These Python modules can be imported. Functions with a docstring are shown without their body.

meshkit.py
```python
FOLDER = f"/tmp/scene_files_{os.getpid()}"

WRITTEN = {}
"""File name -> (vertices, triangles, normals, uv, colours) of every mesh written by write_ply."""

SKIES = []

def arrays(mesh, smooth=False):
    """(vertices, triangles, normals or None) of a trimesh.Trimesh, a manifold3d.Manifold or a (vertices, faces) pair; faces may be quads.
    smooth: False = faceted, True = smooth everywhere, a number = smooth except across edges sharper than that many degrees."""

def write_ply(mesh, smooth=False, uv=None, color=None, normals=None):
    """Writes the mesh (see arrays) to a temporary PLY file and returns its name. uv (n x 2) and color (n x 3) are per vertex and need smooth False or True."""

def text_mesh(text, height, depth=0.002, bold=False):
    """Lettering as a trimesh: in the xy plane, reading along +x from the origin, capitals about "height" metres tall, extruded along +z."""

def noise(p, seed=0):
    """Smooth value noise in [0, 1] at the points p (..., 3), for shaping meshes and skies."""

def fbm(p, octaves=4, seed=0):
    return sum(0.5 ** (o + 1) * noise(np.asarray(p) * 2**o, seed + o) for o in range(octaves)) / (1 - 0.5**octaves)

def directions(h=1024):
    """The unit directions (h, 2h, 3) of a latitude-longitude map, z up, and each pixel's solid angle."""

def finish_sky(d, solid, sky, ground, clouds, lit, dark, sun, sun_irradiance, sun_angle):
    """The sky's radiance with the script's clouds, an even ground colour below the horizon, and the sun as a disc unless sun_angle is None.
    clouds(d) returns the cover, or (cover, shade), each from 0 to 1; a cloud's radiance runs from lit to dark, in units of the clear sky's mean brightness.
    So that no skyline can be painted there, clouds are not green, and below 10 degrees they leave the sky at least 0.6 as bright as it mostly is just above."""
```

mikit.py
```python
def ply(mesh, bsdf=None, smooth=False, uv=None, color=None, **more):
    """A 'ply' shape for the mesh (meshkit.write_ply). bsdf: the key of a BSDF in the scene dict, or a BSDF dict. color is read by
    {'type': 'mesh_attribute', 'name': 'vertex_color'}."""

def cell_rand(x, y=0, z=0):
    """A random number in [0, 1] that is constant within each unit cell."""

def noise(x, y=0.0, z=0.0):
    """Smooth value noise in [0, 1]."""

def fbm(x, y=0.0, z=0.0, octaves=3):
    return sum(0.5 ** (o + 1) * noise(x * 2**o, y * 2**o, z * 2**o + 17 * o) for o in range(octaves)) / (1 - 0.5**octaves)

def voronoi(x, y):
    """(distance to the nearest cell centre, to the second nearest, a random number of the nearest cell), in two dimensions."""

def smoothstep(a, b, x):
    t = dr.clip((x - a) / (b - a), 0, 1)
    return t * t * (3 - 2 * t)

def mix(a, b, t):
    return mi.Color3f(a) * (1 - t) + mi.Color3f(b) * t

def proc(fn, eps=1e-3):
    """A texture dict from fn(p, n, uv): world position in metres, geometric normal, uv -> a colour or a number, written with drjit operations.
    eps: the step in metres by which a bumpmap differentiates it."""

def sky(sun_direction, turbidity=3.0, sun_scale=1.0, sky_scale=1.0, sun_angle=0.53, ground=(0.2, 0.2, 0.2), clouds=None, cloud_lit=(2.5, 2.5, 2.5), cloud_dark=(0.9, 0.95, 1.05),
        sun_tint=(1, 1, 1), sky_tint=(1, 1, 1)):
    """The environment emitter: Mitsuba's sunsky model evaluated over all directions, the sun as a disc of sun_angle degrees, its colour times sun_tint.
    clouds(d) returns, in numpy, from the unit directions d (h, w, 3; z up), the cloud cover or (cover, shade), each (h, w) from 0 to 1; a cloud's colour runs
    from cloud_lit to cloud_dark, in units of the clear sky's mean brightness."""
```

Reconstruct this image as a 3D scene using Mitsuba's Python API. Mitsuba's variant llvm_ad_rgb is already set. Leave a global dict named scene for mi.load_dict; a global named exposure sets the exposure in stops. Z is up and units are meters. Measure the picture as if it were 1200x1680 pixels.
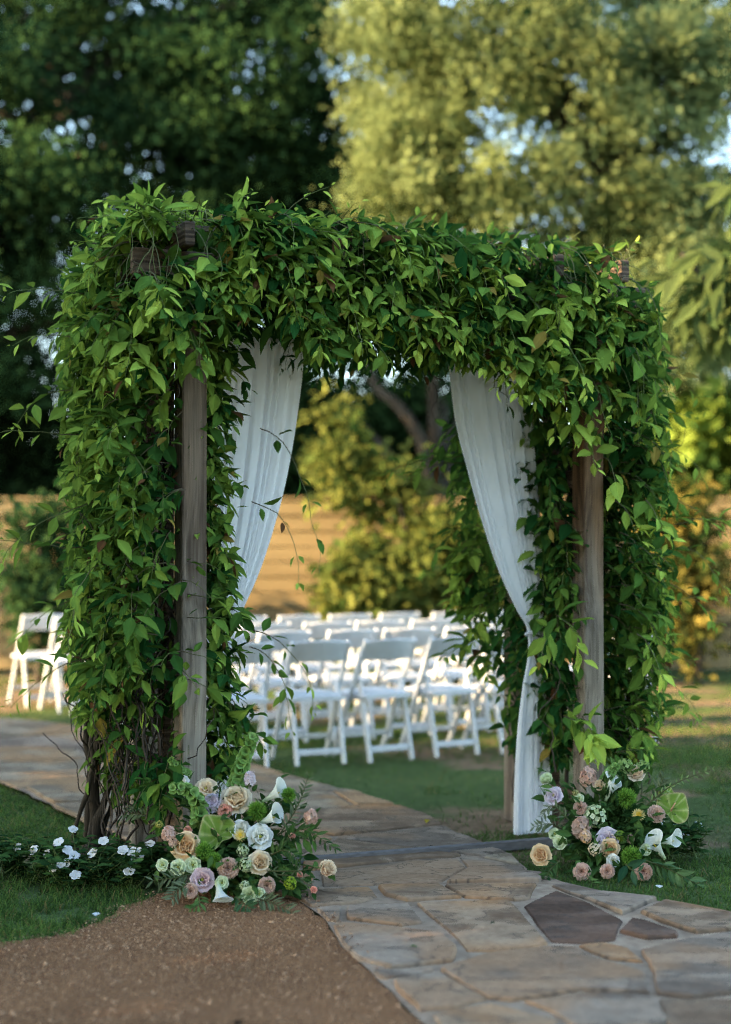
import math
import numpy as np
import trimesh
import mitsuba as mi
import mikit
import meshkit
from mikit import proc, noise, fbm, voronoi, smoothstep, mix
from shapely.geometry import Polygon, MultiPolygon, Point, box as sbox
from shapely.ops import unary_union
from scipy.spatial import Voronoi
import drjit as dr

T = mi.ScalarTransform4f
scene, labels = {}, {}

# ------------------------------------------------------------------ camera, sky, exposure
FPX, EYE = 2600.0, np.array([0.0, 0.0, 1.45])       # focal length in photo pixels (1200 wide), eye point
PITCH = math.atan(46 / FPX)
FWD = np.array([0, math.cos(PITCH), math.sin(PITCH)])
UPV = np.array([0, -math.sin(PITCH), math.cos(PITCH)])
scene['camera'] = {'type': 'thinlens', 'fov': 2 * math.degrees(math.atan(600 / FPX)), 'fov_axis': 'x',
                   'aperture_radius': 0.027, 'focus_distance': 6.75, 'near_clip': 0.1, 'far_clip': 400.0,
                   'to_world': T().look_at(origin=EYE.tolist(), target=(EYE + FWD).tolist(), up=[0, 0, 1])}
SUN = np.array([-0.88, -0.30, 0.40])
scene['sky'] = mikit.sky(SUN.tolist(), turbidity=3, sun_scale=0.52, sky_scale=1.0, sun_angle=0.8, sun_tint=(1.0, 0.94, 0.80), sky_tint=(1.10, 1.0, 0.88))
exposure = 5.0


def at(px, py, depth):
    """The point that the photo shows at this place, DEPTH metres in front of the eye."""
    d = FWD + np.array([1.0, 0, 0]) * (px - 600) / FPX + UPV * (840 - py) / FPX
    return EYE + d * (depth / d[1])


def ground(px, py, z=0.0):
    d = FWD + np.array([1.0, 0, 0]) * (px - 600) / FPX + UPV * (840 - py) / FPX
    return EYE + d * ((z - EYE[2]) / d[2])


# ------------------------------------------------------------------ helpers
def unit(a):
    a = np.asarray(a, float)
    return a / np.maximum(np.linalg.norm(a, axis=-1, keepdims=True), 1e-12)


def key_for(name):
    if name not in scene and name not in labels and not any(k.startswith(name + '__') for k in scene):
        return name
    n = 1
    while True:
        k = f'{name}_{n:03d}'
        if k not in scene and k not in labels and not any(x.startswith(k + '__') for x in scene):
            return k
        n += 1


COUNT = {}


def part_key(parent, name):
    c = COUNT.get((parent, name), 0)
    COUNT[(parent, name)] = c + 1
    return f'{parent}__{name}' + (f'_{c:03d}' if c else '')


def thing(name, label=None, cat=None, group=None, kind=None):
    k = key_for(name)
    labels[k] = {}
    for a, b in (('label', label), ('category', cat), ('group', group), ('kind', kind)):
        if b:
            labels[k][a] = b
    return k


def part(parent, name, shape, label=None, kind=None):
    k = part_key(parent, name)
    scene[k] = shape
    if label or kind:
        labels[k] = {a: b for a, b in (('label', label), ('kind', kind)) if b}
    return k


def solo(name, shape, **kw):
    k = thing(name, **kw)
    scene[k] = shape
    return k


class Buf:
    """Collects vertices, triangles and vertex colours of ONE mesh."""

    def __init__(self):
        self.v, self.f, self.c, self.n = [], [], [], 0

    def add(self, v, f, c):
        v = np.asarray(v, float)
        if not len(v):
            return
        c = np.asarray(c, float)
        if c.ndim == 1:
            c = np.broadcast_to(c, v.shape)
        self.v.append(v)
        self.f.append(np.asarray(f, int) + self.n)
        self.c.append(c)
        self.n += len(v)

    def shape(self, bsdf, smooth=False, **kw):
        v, f, c = np.vstack(self.v), np.vstack(self.f), np.vstack(self.c)
        return mikit.ply((v, f), bsdf, smooth=smooth, color=c, **kw)


def tube(points, radii, sides=6, cap=True):
    p = np.asarray(points, float)
    t = unit(np.gradient(p, axis=0))
    a = np.cross(t, np.where(np.abs(t[:, 2:]) < 0.9, [0, 0, 1.0], [1.0, 0, 0]))
    a = unit(a)
    for i in range(1, len(a)):                      # keep the frame from flipping
        x = a[i - 1] - t[i] * (a[i - 1] @ t[i])
        if np.linalg.norm(x) > 1e-6:
            a[i] = x / np.linalg.norm(x)
    b = np.cross(t, a)
    ang = np.arange(sides) * 2 * np.pi / sides
    r = np.broadcast_to(radii, (len(p),))
    v = p[:, None] + r[:, None, None] * (np.cos(ang)[None, :, None] * a[:, None] + np.sin(ang)[None, :, None] * b[:, None])
    i, j = np.meshgrid(np.arange(len(p) - 1), np.arange(sides), indexing='ij')
    q = np.stack([i * sides + j, i * sides + (j + 1) % sides, (i + 1) * sides + (j + 1) % sides, (i + 1) * sides + j], -1).reshape(-1, 4)
    f = np.vstack([q[:, [0, 1, 2]], q[:, [0, 2, 3]]])
    v = v.reshape(-1, 3)
    if cap:
        n = len(v)
        v = np.vstack([v, p[:1], p[-1:]])
        k = np.arange(sides)
        f = np.vstack([f, np.stack([(k + 1) % sides, k, k * 0 + n], 1), np.stack([k + n - sides, (k + 1) % sides + n - sides, k * 0 + n + 1], 1)])
    return v, f


def spline(pts, n):
    """Catmull-Rom through the points."""
    p = np.asarray(pts, float)
    p = np.vstack([2 * p[0] - p[1], p, 2 * p[-1] - p[-2]])
    m = len(p) - 3
    u = np.linspace(0, m - 1e-9, n)
    i = u.astype(int)
    t = (u - i)[:, None]
    a, b, c, d = p[i], p[i + 1], p[i + 2], p[i + 3]
    return 0.5 * (2 * b + (c - a) * t + (2 * a - 5 * b + 4 * c - d) * t**2 + (3 * b - a - 3 * c + d) * t**3)


def beam_mesh(a, b, w, h, up=(0, 0, 1), ch=0.006):
    """A chamfered timber from a to b: w across, h along up."""
    a, b, up = (np.asarray(x, float) for x in (a, b, up))
    t = unit(b - a)
    side = unit(np.cross(t, up))
    up = np.cross(side, t)
    prof = [(-w / 2 + ch, -h / 2), (w / 2 - ch, -h / 2), (w / 2, -h / 2 + ch), (w / 2, h / 2 - ch), (w / 2 - ch, h / 2), (-w / 2 + ch, h / 2), (-w / 2, h / 2 - ch), (-w / 2, -h / 2 + ch)]
    ln = np.linalg.norm(b - a)
    rows = []
    for s, k in ((0, 1 - ch * 2 / max(w, h)), (ch, 1), (ln - ch, 1), (ln, 1 - ch * 2 / max(w, h))):
        rows.append([a + t * s + side * (x * k) + up * (y * k) for x, y in prof])
    v = np.array(rows).reshape(-1, 3)
    f = []
    for r in range(3):
        for j in range(8):
            k = (j + 1) % 8
            f += [[r * 8 + j, r * 8 + k, (r + 1) * 8 + k], [r * 8 + j, (r + 1) * 8 + k, (r + 1) * 8 + j]]
    for j in range(1, 7):
        f += [[0, j + 1, j], [24, 24 + j, 24 + j + 1]]
    return v, np.array(f)[:, ::-1]


def ortho(axis, nrm):
    """Unit axis, and the normal made square to it."""
    a = unit(axis)
    n = unit(nrm - a * (nrm * a).sum(-1, keepdims=True))
    return a, n, np.cross(a, n)


# leaf templates: columns are (across, along, up) for length 1, half width 1
_st = ((0, 0), (.16, .52), (.38, 1.0), (.66, .80), (.86, .36))
LEAF8 = (np.array([[0, 0, 0]] + [[x * w, t, .17 * abs(x) * w - .10 * t * t] for t, w in _st[1:] for x in (-1, 0, 1)] + [[0, 1, -.14]], float),
         np.array([[0, 2, 1], [0, 3, 2]] + [q for r in range(3) for a in (1 + 3 * r, 2 + 3 * r) for q in ([a, a + 1, a + 4], [a, a + 4, a + 3])] + [[10, 11, 13], [11, 12, 13]]))
LEAF2 = (np.array([[0, 0, 0], [-1, .45, .12], [1, .45, .12], [0, 1, -.06]], float), np.array([[0, 3, 1], [0, 2, 3]]))


def leaf_batch(tpl, pos, axis, nrm, length, width, col, curl=0.0, tipcol=None):
    """All leaves as one vertex array: pos, axis, nrm (N,3), length, width (half) (N,), col (N,3)."""
    t, f = tpl
    a, n, s = ortho(axis, nrm)
    N, K = len(pos), len(t)
    length, width = np.broadcast_to(length, N), np.broadcast_to(width, N)
    curl = np.broadcast_to(curl, N)
    x = t[None, :, 0] * width[:, None]
    y = t[None, :, 1] * length[:, None]
    z = t[None, :, 2] * width[:, None] * 2 - curl[:, None] * length[:, None] * t[None, :, 1] ** 2
    v = pos[:, None] + x[..., None] * s[:, None] + y[..., None] * a[:, None] + z[..., None] * n[:, None]
    fs = f[None] + (np.arange(N) * K)[:, None, None]
    c = np.repeat(col[:, None], K, 1) * np.where(np.abs(t[:, 0]) < .01, 1.22, .94)[None, :, None]
    if tipcol is not None:
        w = t[:, 1][None, :, None] ** 2 * 0.5
        c = c * (1 - w) + np.asarray(tipcol)[:, None] * w
    return v.reshape(-1, 3), fs.reshape(-1, 3), c.reshape(-1, 3)


# ------------------------------------------------------------------ materials
VC = {'type': 'mesh_attribute', 'name': 'vertex_color'}
scene['leaf_material'] = {'type': 'principledthin', 'base_color': VC, 'roughness': 0.30, 'diff_trans': 0.58, 'eta': 1.45, 'spec_trans': 0.0}
scene['far_leaf_material'] = {'type': 'principledthin', 'base_color': VC, 'roughness': 0.6, 'diff_trans': 0.8, 'eta': 1.4, 'spec_trans': 0.0}
scene['petal_material'] = {'type': 'principledthin', 'base_color': VC, 'roughness': 0.65, 'diff_trans': 0.7, 'eta': 1.33, 'spec_trans': 0.0}
scene['stem_material'] = {'type': 'twosided', 'bsdf': {'type': 'principled', 'base_color': VC, 'roughness': 0.75, 'specular': 0.3}}


def bark_fn(p, n, uv):
    g = fbm(p.x * 14, p.y * 14, p.z * 3, 4)
    return mix((0.024, 0.019, 0.015), (0.085, 0.070, 0.056), smoothstep(0.25, 0.8, g))


scene['bark'] = {'type': 'twosided', 'bsdf': {'type': 'principled', 'base_color': proc(bark_fn), 'roughness': 0.9, 'specular': 0.2}}


def cloth_fn(p, n, uv):
    w = fbm(p.x * 9, p.y * 9, p.z * 3, 2)
    return mix((0.85, 0.86, 0.885), (0.88, 0.89, 0.915), w)


scene['curtain_cloth'] = {'type': 'principledthin', 'base_color': proc(cloth_fn), 'roughness': 0.85, 'diff_trans': 0.75, 'eta': 1.3, 'spec_trans': 0.0}


def weathered_fn(p, n, uv):
    # grain runs along z; weathered silver low down, brown stain left near the top
    a = p.x * 0.906 + p.y * 0.423
    b = -p.x * 0.423 + p.y * 0.906
    w0 = 0.06 * (noise(a * 6, b * 6, p.z * 2.2) - 0.5)
    streak = 0.5 * fbm((a + w0) * 22, (b + w0) * 22, p.z * 0.7, 2) + 0.5 * fbm((a + w0) * 120, (b + w0) * 120, p.z * 2.2, 3)
    fine = noise(a * 330, b * 330, p.z * 9)
    wide = fbm(a * 14, b * 14, p.z * 0.9 + 3, 3)
    knot = noise(a * 11 + 5, b * 11, p.z * 5)
    up = smoothstep(0.95, 1.65, p.z + 0.7 * (wide - 0.5))
    right = smoothstep(0.1, 0.5, p.x)
    silver = mix((0.085, 0.06, 0.043), (0.36, 0.30, 0.24), smoothstep(0.28, 0.72, 0.65 * streak + 0.35 * wide))
    brown = mix((0.05, 0.025, 0.012), (0.20, 0.112, 0.055), smoothstep(0.25, 0.75, streak))
    c = mix(silver, brown, up * (0.62 + 0.36 * right))
    c = mix(c, (0.09, 0.055, 0.035), smoothstep(0.82, 0.95, knot) * 0.7)
    return c * (0.82 + 0.28 * fine)


def grain_bump(p, n, uv):
    a = p.x * 0.906 + p.y * 0.423
    b = -p.x * 0.423 + p.y * 0.906
    return fbm(a * 130, b * 130, p.z * 2.0, 3)


scene['weathered_post'] = {'type': 'bumpmap', 'scale': 0.0012, 'arbitrary': proc(grain_bump), 'bsdf': {'type': 'principled', 'base_color': proc(weathered_fn), 'roughness': 0.8, 'specular': 0.25}}


def dark_wood_fn(p, n, uv):
    a = p.x * 0.906 + p.y * 0.423
    b = -p.x * 0.423 + p.y * 0.906
    streak = fbm(a * 3, b * 3, p.z * 90, 4)
    return mix((0.045, 0.028, 0.018), (0.20, 0.13, 0.085), smoothstep(0.25, 0.8, streak))


scene['stained_wood'] = {'type': 'principled', 'base_color': proc(dark_wood_fn), 'roughness': 0.75, 'specular': 0.3}


def resin_fn(p, n, uv):
    return mix((0.53, 0.54, 0.57), (0.47, 0.48, 0.50), smoothstep(0.5, 0.9, fbm(p.x * 7, p.y * 7, p.z * 7, 2)))


scene['white_resin'] = {'type': 'principled', 'base_color': proc(resin_fn), 'roughness': 0.38, 'specular': 0.5}


def board_fn(p, n, uv):
    g = fbm(p.x * 2.5, p.y * 3, p.z * 55, 4)
    w = fbm(p.x * 0.9, 1.5, p.z * 2.2, 3)
    return mix((0.18, 0.125, 0.055), (0.33, 0.24, 0.118), smoothstep(0.2, 0.85, 0.6 * g + 0.4 * w))


scene['fence_wood'] = {'type': 'principled', 'base_color': proc(board_fn), 'roughness': 0.7, 'specular': 0.3}


def lawn_fn(p, n, uv):
    a = fbm(p.x * 1.3, p.y * 1.3, 2.0, 4)
    b = fbm(p.x * 30, p.y * 30, 0.0, 3)
    soil = mix((0.10, 0.065, 0.04), (0.24, 0.16, 0.10), b)
    turf = mix((0.035, 0.055, 0.018), (0.085, 0.115, 0.04), b)
    return mix(turf, soil, smoothstep(0.50, 0.68, a))


def rough_bump(p, n, uv):
    return fbm(p.x * 45, p.y * 45, p.z * 45, 3)


scene['turf_ground'] = {'type': 'bumpmap', 'scale': 0.02, 'arbitrary': proc(rough_bump), 'bsdf': {'type': 'principled', 'base_color': proc(lawn_fn), 'roughness': 0.95, 'specular': 0.1}}


def gravel_fn(p, n, uv):
    d1, d2, r = voronoi(p.x * 185, p.y * 185)
    big = fbm(p.x * 2.2, p.y * 2.2, 1.0, 3)
    c = mix((0.125, 0.052, 0.023), (0.42, 0.215, 0.105), r)
    c = c * (0.55 + 0.45 * smoothstep(0.0, 0.3, d2 - d1))
    return c * (0.62 + 0.6 * big)


def gravel_bump(p, n, uv):
    d1, d2, r = voronoi(p.x * 185, p.y * 185)
    return smoothstep(0.0, 0.5, d2 - d1) * (0.4 + 0.6 * r) + 3.0 * fbm(p.x * 9, p.y * 9, 0, 3)


scene['granite_gravel'] = {'type': 'bumpmap', 'scale': 0.004, 'arbitrary': proc(gravel_bump), 'bsdf': {'type': 'principled', 'base_color': proc(gravel_fn), 'roughness': 0.95, 'specular': 0.15}}
scene['pebble_material'] = {'type': 'principled', 'base_color': VC, 'roughness': 0.85, 'specular': 0.25}


def mortar_fn(p, n, uv):
    return mix((0.15, 0.10, 0.068), (0.36, 0.262, 0.19), fbm(p.x * 24, p.y * 24, 0, 4)) * (0.75 + 0.45 * fbm(p.x * 2, p.y * 2, 4, 3))


scene['mortar'] = {'type': 'bumpmap', 'scale': 0.004, 'arbitrary': proc(rough_bump), 'bsdf': {'type': 'principled', 'base_color': proc(mortar_fn), 'roughness': 0.9, 'specular': 0.2}}


def slate_bump(p, n, uv):
    w = fbm(p.x * 5, p.y * 5, 7, 3)
    return 2.0 * fbm(p.x * 6 + 2 * w, p.y * 11, 0, 4) + 0.6 * smoothstep(0.47, 0.53, fbm(p.x * 4, p.y * 7 + w, 3, 3)) + 0.12 * fbm(p.x * 90, p.y * 90, 0, 2)


def slate(low, high, rust):
    def fn(p, n, uv):
        w = fbm(p.x * 3, p.y * 3, 7, 3)
        a = fbm(p.x * 5 + 3 * w, p.y * 9, 1.0, 4)
        b = fbm(p.x * 2.2, p.y * 2.2, 9.0, 3)
        c = mix(low, high, smoothstep(0.25, 0.75, a))
        c = mix(c, rust, smoothstep(0.50, 0.72, b) * 0.75)
        c = mix(c, (0.05, 0.042, 0.036), smoothstep(0.465, 0.5, a) * (1 - smoothstep(0.5, 0.53, a)) * 0.6)
        return c * (0.78 + 0.4 * fbm(p.x * 60, p.y * 60, 0, 2))
    return {'type': 'bumpmap', 'scale': 0.011, 'arbitrary': proc(slate_bump), 'bsdf': {'type': 'principled', 'base_color': proc(fn), 'roughness': 0.85, 'specular': 0.12}}


scene['slate_tan'] = slate((0.135, 0.086, 0.056), (0.285, 0.195, 0.13), (0.33, 0.175, 0.085))
scene['slate_grey'] = slate((0.122, 0.088, 0.066), (0.255, 0.19, 0.143), (0.28, 0.165, 0.095))
scene['slate_brown'] = slate((0.062, 0.037, 0.026), (0.135, 0.083, 0.060), (0.12, 0.066, 0.043))
scene['slate_pale'] = slate((0.155, 0.113, 0.077), (0.28, 0.215, 0.152), (0.30, 0.17, 0.085))
STONES = ['slate_tan', 'slate_grey', 'slate_tan', 'slate_pale', 'slate_grey']


def strip_fn(p, n, uv):
    return mix((0.07, 0.06, 0.058), (0.17, 0.15, 0.145), fbm(p.x * 30, p.y * 30, p.z * 80, 3))


scene['edging_wood'] = {'type': 'principled', 'base_color': proc(strip_fn), 'roughness': 0.7}

# ------------------------------------------------------------------ setting: lawn, gravel, flagstone path
EARTH = 0.0
gx = np.concatenate([np.linspace(-90, -8, 14), np.linspace(-7.5, 7.5, 61), np.linspace(8, 90, 14)])
gy = np.concatenate([np.linspace(-60, 2, 14), np.linspace(2.5, 20, 71), np.linspace(21, 140, 18)])
X, Y = np.meshgrid(gx, gy, indexing='ij')
Zg = (meshkit.fbm(np.stack([X * 0.6, Y * 0.6, X * 0], -1), 3, 4) - 0.5) * 0.03 - 0.018
gv = np.stack([X, Y, Zg], -1).reshape(-1, 3)
ii, jj = np.meshgrid(np.arange(len(gx) - 1), np.arange(len(gy) - 1), indexing='ij')
q = (ii * len(gy) + jj).reshape(-1)
gf = np.vstack([np.stack([q, q + len(gy), q + len(gy) + 1], 1), np.stack([q, q + len(gy) + 1, q + 1], 1)])
solo('lawn_ground', mikit.ply((gv, gf), 'turf_ground', smooth=True), kind='structure', label='worn lawn of short grass and bare brown soil around the arch')


def px_poly(pts):
    return Polygon([ground(x, y)[:2] for x, y in pts]).buffer(0)


def rough_ring(poly, step, amp, seed):
    """The outline with points every STEP metres, pushed about by noise."""
    ring = np.array(poly.exterior.coords)
    ln = poly.exterior.length
    n = max(8, int(ln / step))
    pts = np.array([poly.exterior.interpolate(k * ln / n).coords[0] for k in range(n)])
    h = np.stack([pts[:, 0] * 6, pts[:, 1] * 6, np.full(n, seed * 3.7)], 1)
    return pts + amp * np.stack([meshkit.fbm(h, 3, 1) - 0.5, meshkit.fbm(h + 40, 3, 2) - 0.5], 1) * 2


def flat_mesh(poly, z):
    v, f = trimesh.creation.triangulate_polygon(poly, engine='earcut')
    v = np.column_stack([v, np.full(len(v), z)])
    nz = np.cross(v[f[0, 1]] - v[f[0, 0]], v[f[0, 2]] - v[f[0, 0]])[2]
    return v, (f if nz > 0 else f[:, ::-1])


path_px = [(900, 1780), (760, 1740), (690, 1680), (640, 1630), (592, 1582), (545, 1535), (528, 1508), (480, 1475), (330, 1442), (250, 1402), (130, 1346), (0, 1285), (-300, 1210),
           (-300, 1145), (0, 1180), (150, 1196), (300, 1226), (430, 1262), (560, 1298), (640, 1322), (700, 1342), (745, 1368), (800, 1394), (835, 1404), (868, 1438), (905, 1442),
           (985, 1470), (1060, 1479), (1200, 1504), (1500, 1560), (1500, 1780)]
PATH = px_poly(path_px)
PATH = Polygon(rough_ring(PATH, 0.12, 0.03, 3)).buffer(0)
gravel_px = [(690, 1800), (690, 1680), (640, 1630), (592, 1582), (545, 1535), (528, 1508), (500, 1462), (300, 1462), (225, 1480), (190, 1497), (165, 1516), (100, 1536), (0, 1549), (-300, 1590), (-300, 1800)]
GRAVEL = px_poly(gravel_px).difference(PATH)
GRAVEL = max(getattr(GRAVEL, 'geoms', [GRAVEL]), key=lambda g: g.area)
GRAVEL = Polygon(rough_ring(GRAVEL, 0.035, 0.07, 5)).buffer(0).difference(PATH)
GRAVEL = max(getattr(GRAVEL, 'geoms', [GRAVEL]), key=lambda g: g.area)
solo('gravel_ground', mikit.ply(flat_mesh(GRAVEL, 0.006), 'granite_gravel'), kind='structure', label='reddish brown crushed granite path surface in the foreground')
path = thing('flagstone_path', kind='structure', label='winding path of large flat flagstones set in pale mortar')
scene[path + '__mortar'] = mikit.ply(flat_mesh(PATH, 0.010), 'mortar')

zs = lambda pts: [(600 + x / 2, 1180 + y / 2) for x, y in pts]
traced = [  # stones of the foreground, as the photo shows them
    ('slate_brown', [(518, 628), (622, 578), (720, 612), (838, 672), (822, 738), (725, 750), (612, 745), (565, 690)]),
    ('slate_brown', [(835, 712), (868, 670), (925, 680), (1025, 715), (1020, 728), (930, 735)]),
    ('slate_grey', [(608, 558), (660, 546), (760, 562), (960, 602), (842, 656), (720, 600)]),
    ('slate_tan', [(905, 648), (985, 612), (1200, 652), (1330, 680), (1330, 690), (1090, 715), (970, 680)]),
    ('slate_grey', [(905, 772), (1010, 745), (1200, 708), (1340, 700), (1340, 900), (1080, 930), (960, 920), (945, 850)]),
    ('slate_tan', [(165, 618), (470, 612), (500, 640), (605, 752), (480, 775), (330, 775), (270, 700)]),
    ('slate_grey', [(250, 835), (400, 785), (620, 765), (690, 768), (760, 806), (915, 850), (932, 915), (700, 905), (500, 940), (390, 930)]),
    ('slate_tan', [(695, 758), (780, 748), (870, 768), (918, 812), (800, 802)]),
    ('slate_grey', [(-60, 630), (140, 620), (188, 680), (120, 692), (-60, 668)]),
    ('slate_tan', [(40, 562), (240, 555), (318, 598), (140, 610), (60, 590)]),
    ('slate_tan', [(258, 557), (560, 554), (540, 600), (500, 606), (330, 598)]),
    ('slate_grey', [(-150, 510), (170, 474), (298, 468), (328, 500), (248, 545), (30, 555), (-140, 560)]),
    ('slate_grey', [(312, 464), (400, 472), (586, 515), (566, 545), (262, 548), (338, 500)]),
    ('slate_grey', [(-100, 680), (120, 702), (250, 717), (298, 760), (288, 810), (80, 830), (-60, 790), (-130, 720)]),
    ('slate_grey', [(95, 870), (240, 848), (400, 935), (290, 962), (180, 972), (100, 900)]),
    ('slate_tan', [(220, 985), (410, 950), (500, 968), (640, 1004), (560, 1060), (260, 1060)]),
    ('slate_grey', [(512, 944), (720, 917), (930, 928), (1000, 1000), (900, 1060), (690, 1030), (600, 972)]),
    ('slate_tan', [(966, 936), (1200, 935), (1330, 925), (1330, 1060), (1010, 1060)]),
]
rng = np.random.default_rng(11)
placed, stone_list = [], []
for mat, pts in traced:
    g = px_poly(zs(pts)).intersection(PATH.buffer(-0.003))
    if g.is_empty:
        continue
    g = max(getattr(g, 'geoms', [g]), key=lambda x: x.area)
    placed.append(g)
    stone_list.append((mat, g))
taken = unary_union(placed).buffer(0.028)
x0, y0, x1, y1 = PATH.bounds
seeds = []
for cy in np.arange(y0 - 1, y1 + 1, 0.62):
    for cx in np.arange(x0 - 1, x1 + 1, 0.78):
        seeds.append([cx + rng.uniform(-.3, .3), cy + rng.uniform(-.26, .26)])
seeds = np.array(seeds)
vor = Voronoi(seeds)
for r in vor.point_region:
    reg = vor.regions[r]
    if -1 in reg or len(reg) < 3:
        continue
    g = Polygon(vor.vertices[reg]).buffer(-0.016).intersection(PATH.buffer(-0.003)).difference(taken)
    for h in getattr(g, 'geoms', [g]):
        h = h.buffer(-0.02).buffer(0.02) if not h.is_empty else h
        for h in getattr(h, 'geoms', [h]):
            if h.is_empty or h.area < 0.012:
                continue
            c = h.centroid
            if c.y > 15:
                continue
            stone_list.append((STONES[rng.integers(len(STONES))] if c.y < 7.2 else ['slate_pale', 'slate_tan', 'slate_pale', 'slate_grey'][rng.integers(4)], h))


def stone_mesh(poly, seed):
    ring = rough_ring(poly, 0.022, 0.014, seed)
    p = Polygon(ring).buffer(0)
    p = max(getattr(p, 'geoms', [p]), key=lambda x: x.area)
    inner = p.buffer(-0.006)
    inner = max(getattr(inner, 'geoms', [inner]), key=lambda x: x.area)
    inner = inner.simplify(0.002)
    ring = np.array(inner.exterior.coords)[:-1]
    if not inner.exterior.is_ccw:
        ring = ring[::-1]
    n = len(ring)
    c = ring.mean(0)
    r = np.random.default_rng(seed)
    tilt = r.normal(0, 0.004, 2)
    top = 0.021 + r.uniform(-.005, .006)
    hz = lambda q: np.clip((q - c) @ tilt * 2 + top, 0.014, 0.032)
    out = ring + unit(ring - c) * 0.007
    out2 = ring + unit(ring - c) * 0.011
    v = np.vstack([np.column_stack([ring, hz(ring)]), np.column_stack([out, hz(ring) - 0.006]), np.column_stack([out2, np.full(n, 0.004)])])
    tv, tf = trimesh.creation.triangulate_polygon(Polygon(ring), engine='earcut')
    from scipy.spatial import cKDTree
    idx = cKDTree(ring).query(tv)[1]
    tf = idx[tf]
    nz = np.cross(ring[tf[:, 1]] - ring[tf[:, 0]], ring[tf[:, 2]] - ring[tf[:, 0]])
    tf = np.where((nz < 0)[:, None], tf[:, ::-1], tf)
    k = np.arange(n)
    j = (k + 1) % n
    f = [tf]
    for a in (0, n):
        f += [np.stack([a + k, a + n + k, a + n + j], 1), np.stack([a + k, a + n + j, a + j], 1)]
    return v, np.vstack(f)


for i, (mat, g) in enumerate(stone_list):
    part(path, 'stone', mikit.ply(stone_mesh(g, i + 1), mat), label='dark brown flagstone' if mat == 'slate_brown' else None)

# flush timber strip across the path under the arch
e0, e1 = ground(395, 1430), ground(862, 1392)
ed = unit(e1 - e0)
solo('path_edging', mikit.ply(beam_mesh(e0 - ed * 0.4 + [0, 0, .018], e1 + ed * .25 + [0, 0, .018], 0.026, 0.05), 'edging_wood'), label='dark timber edging strip lying across the flagstone path under the arch', cat='edging strip')

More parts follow.
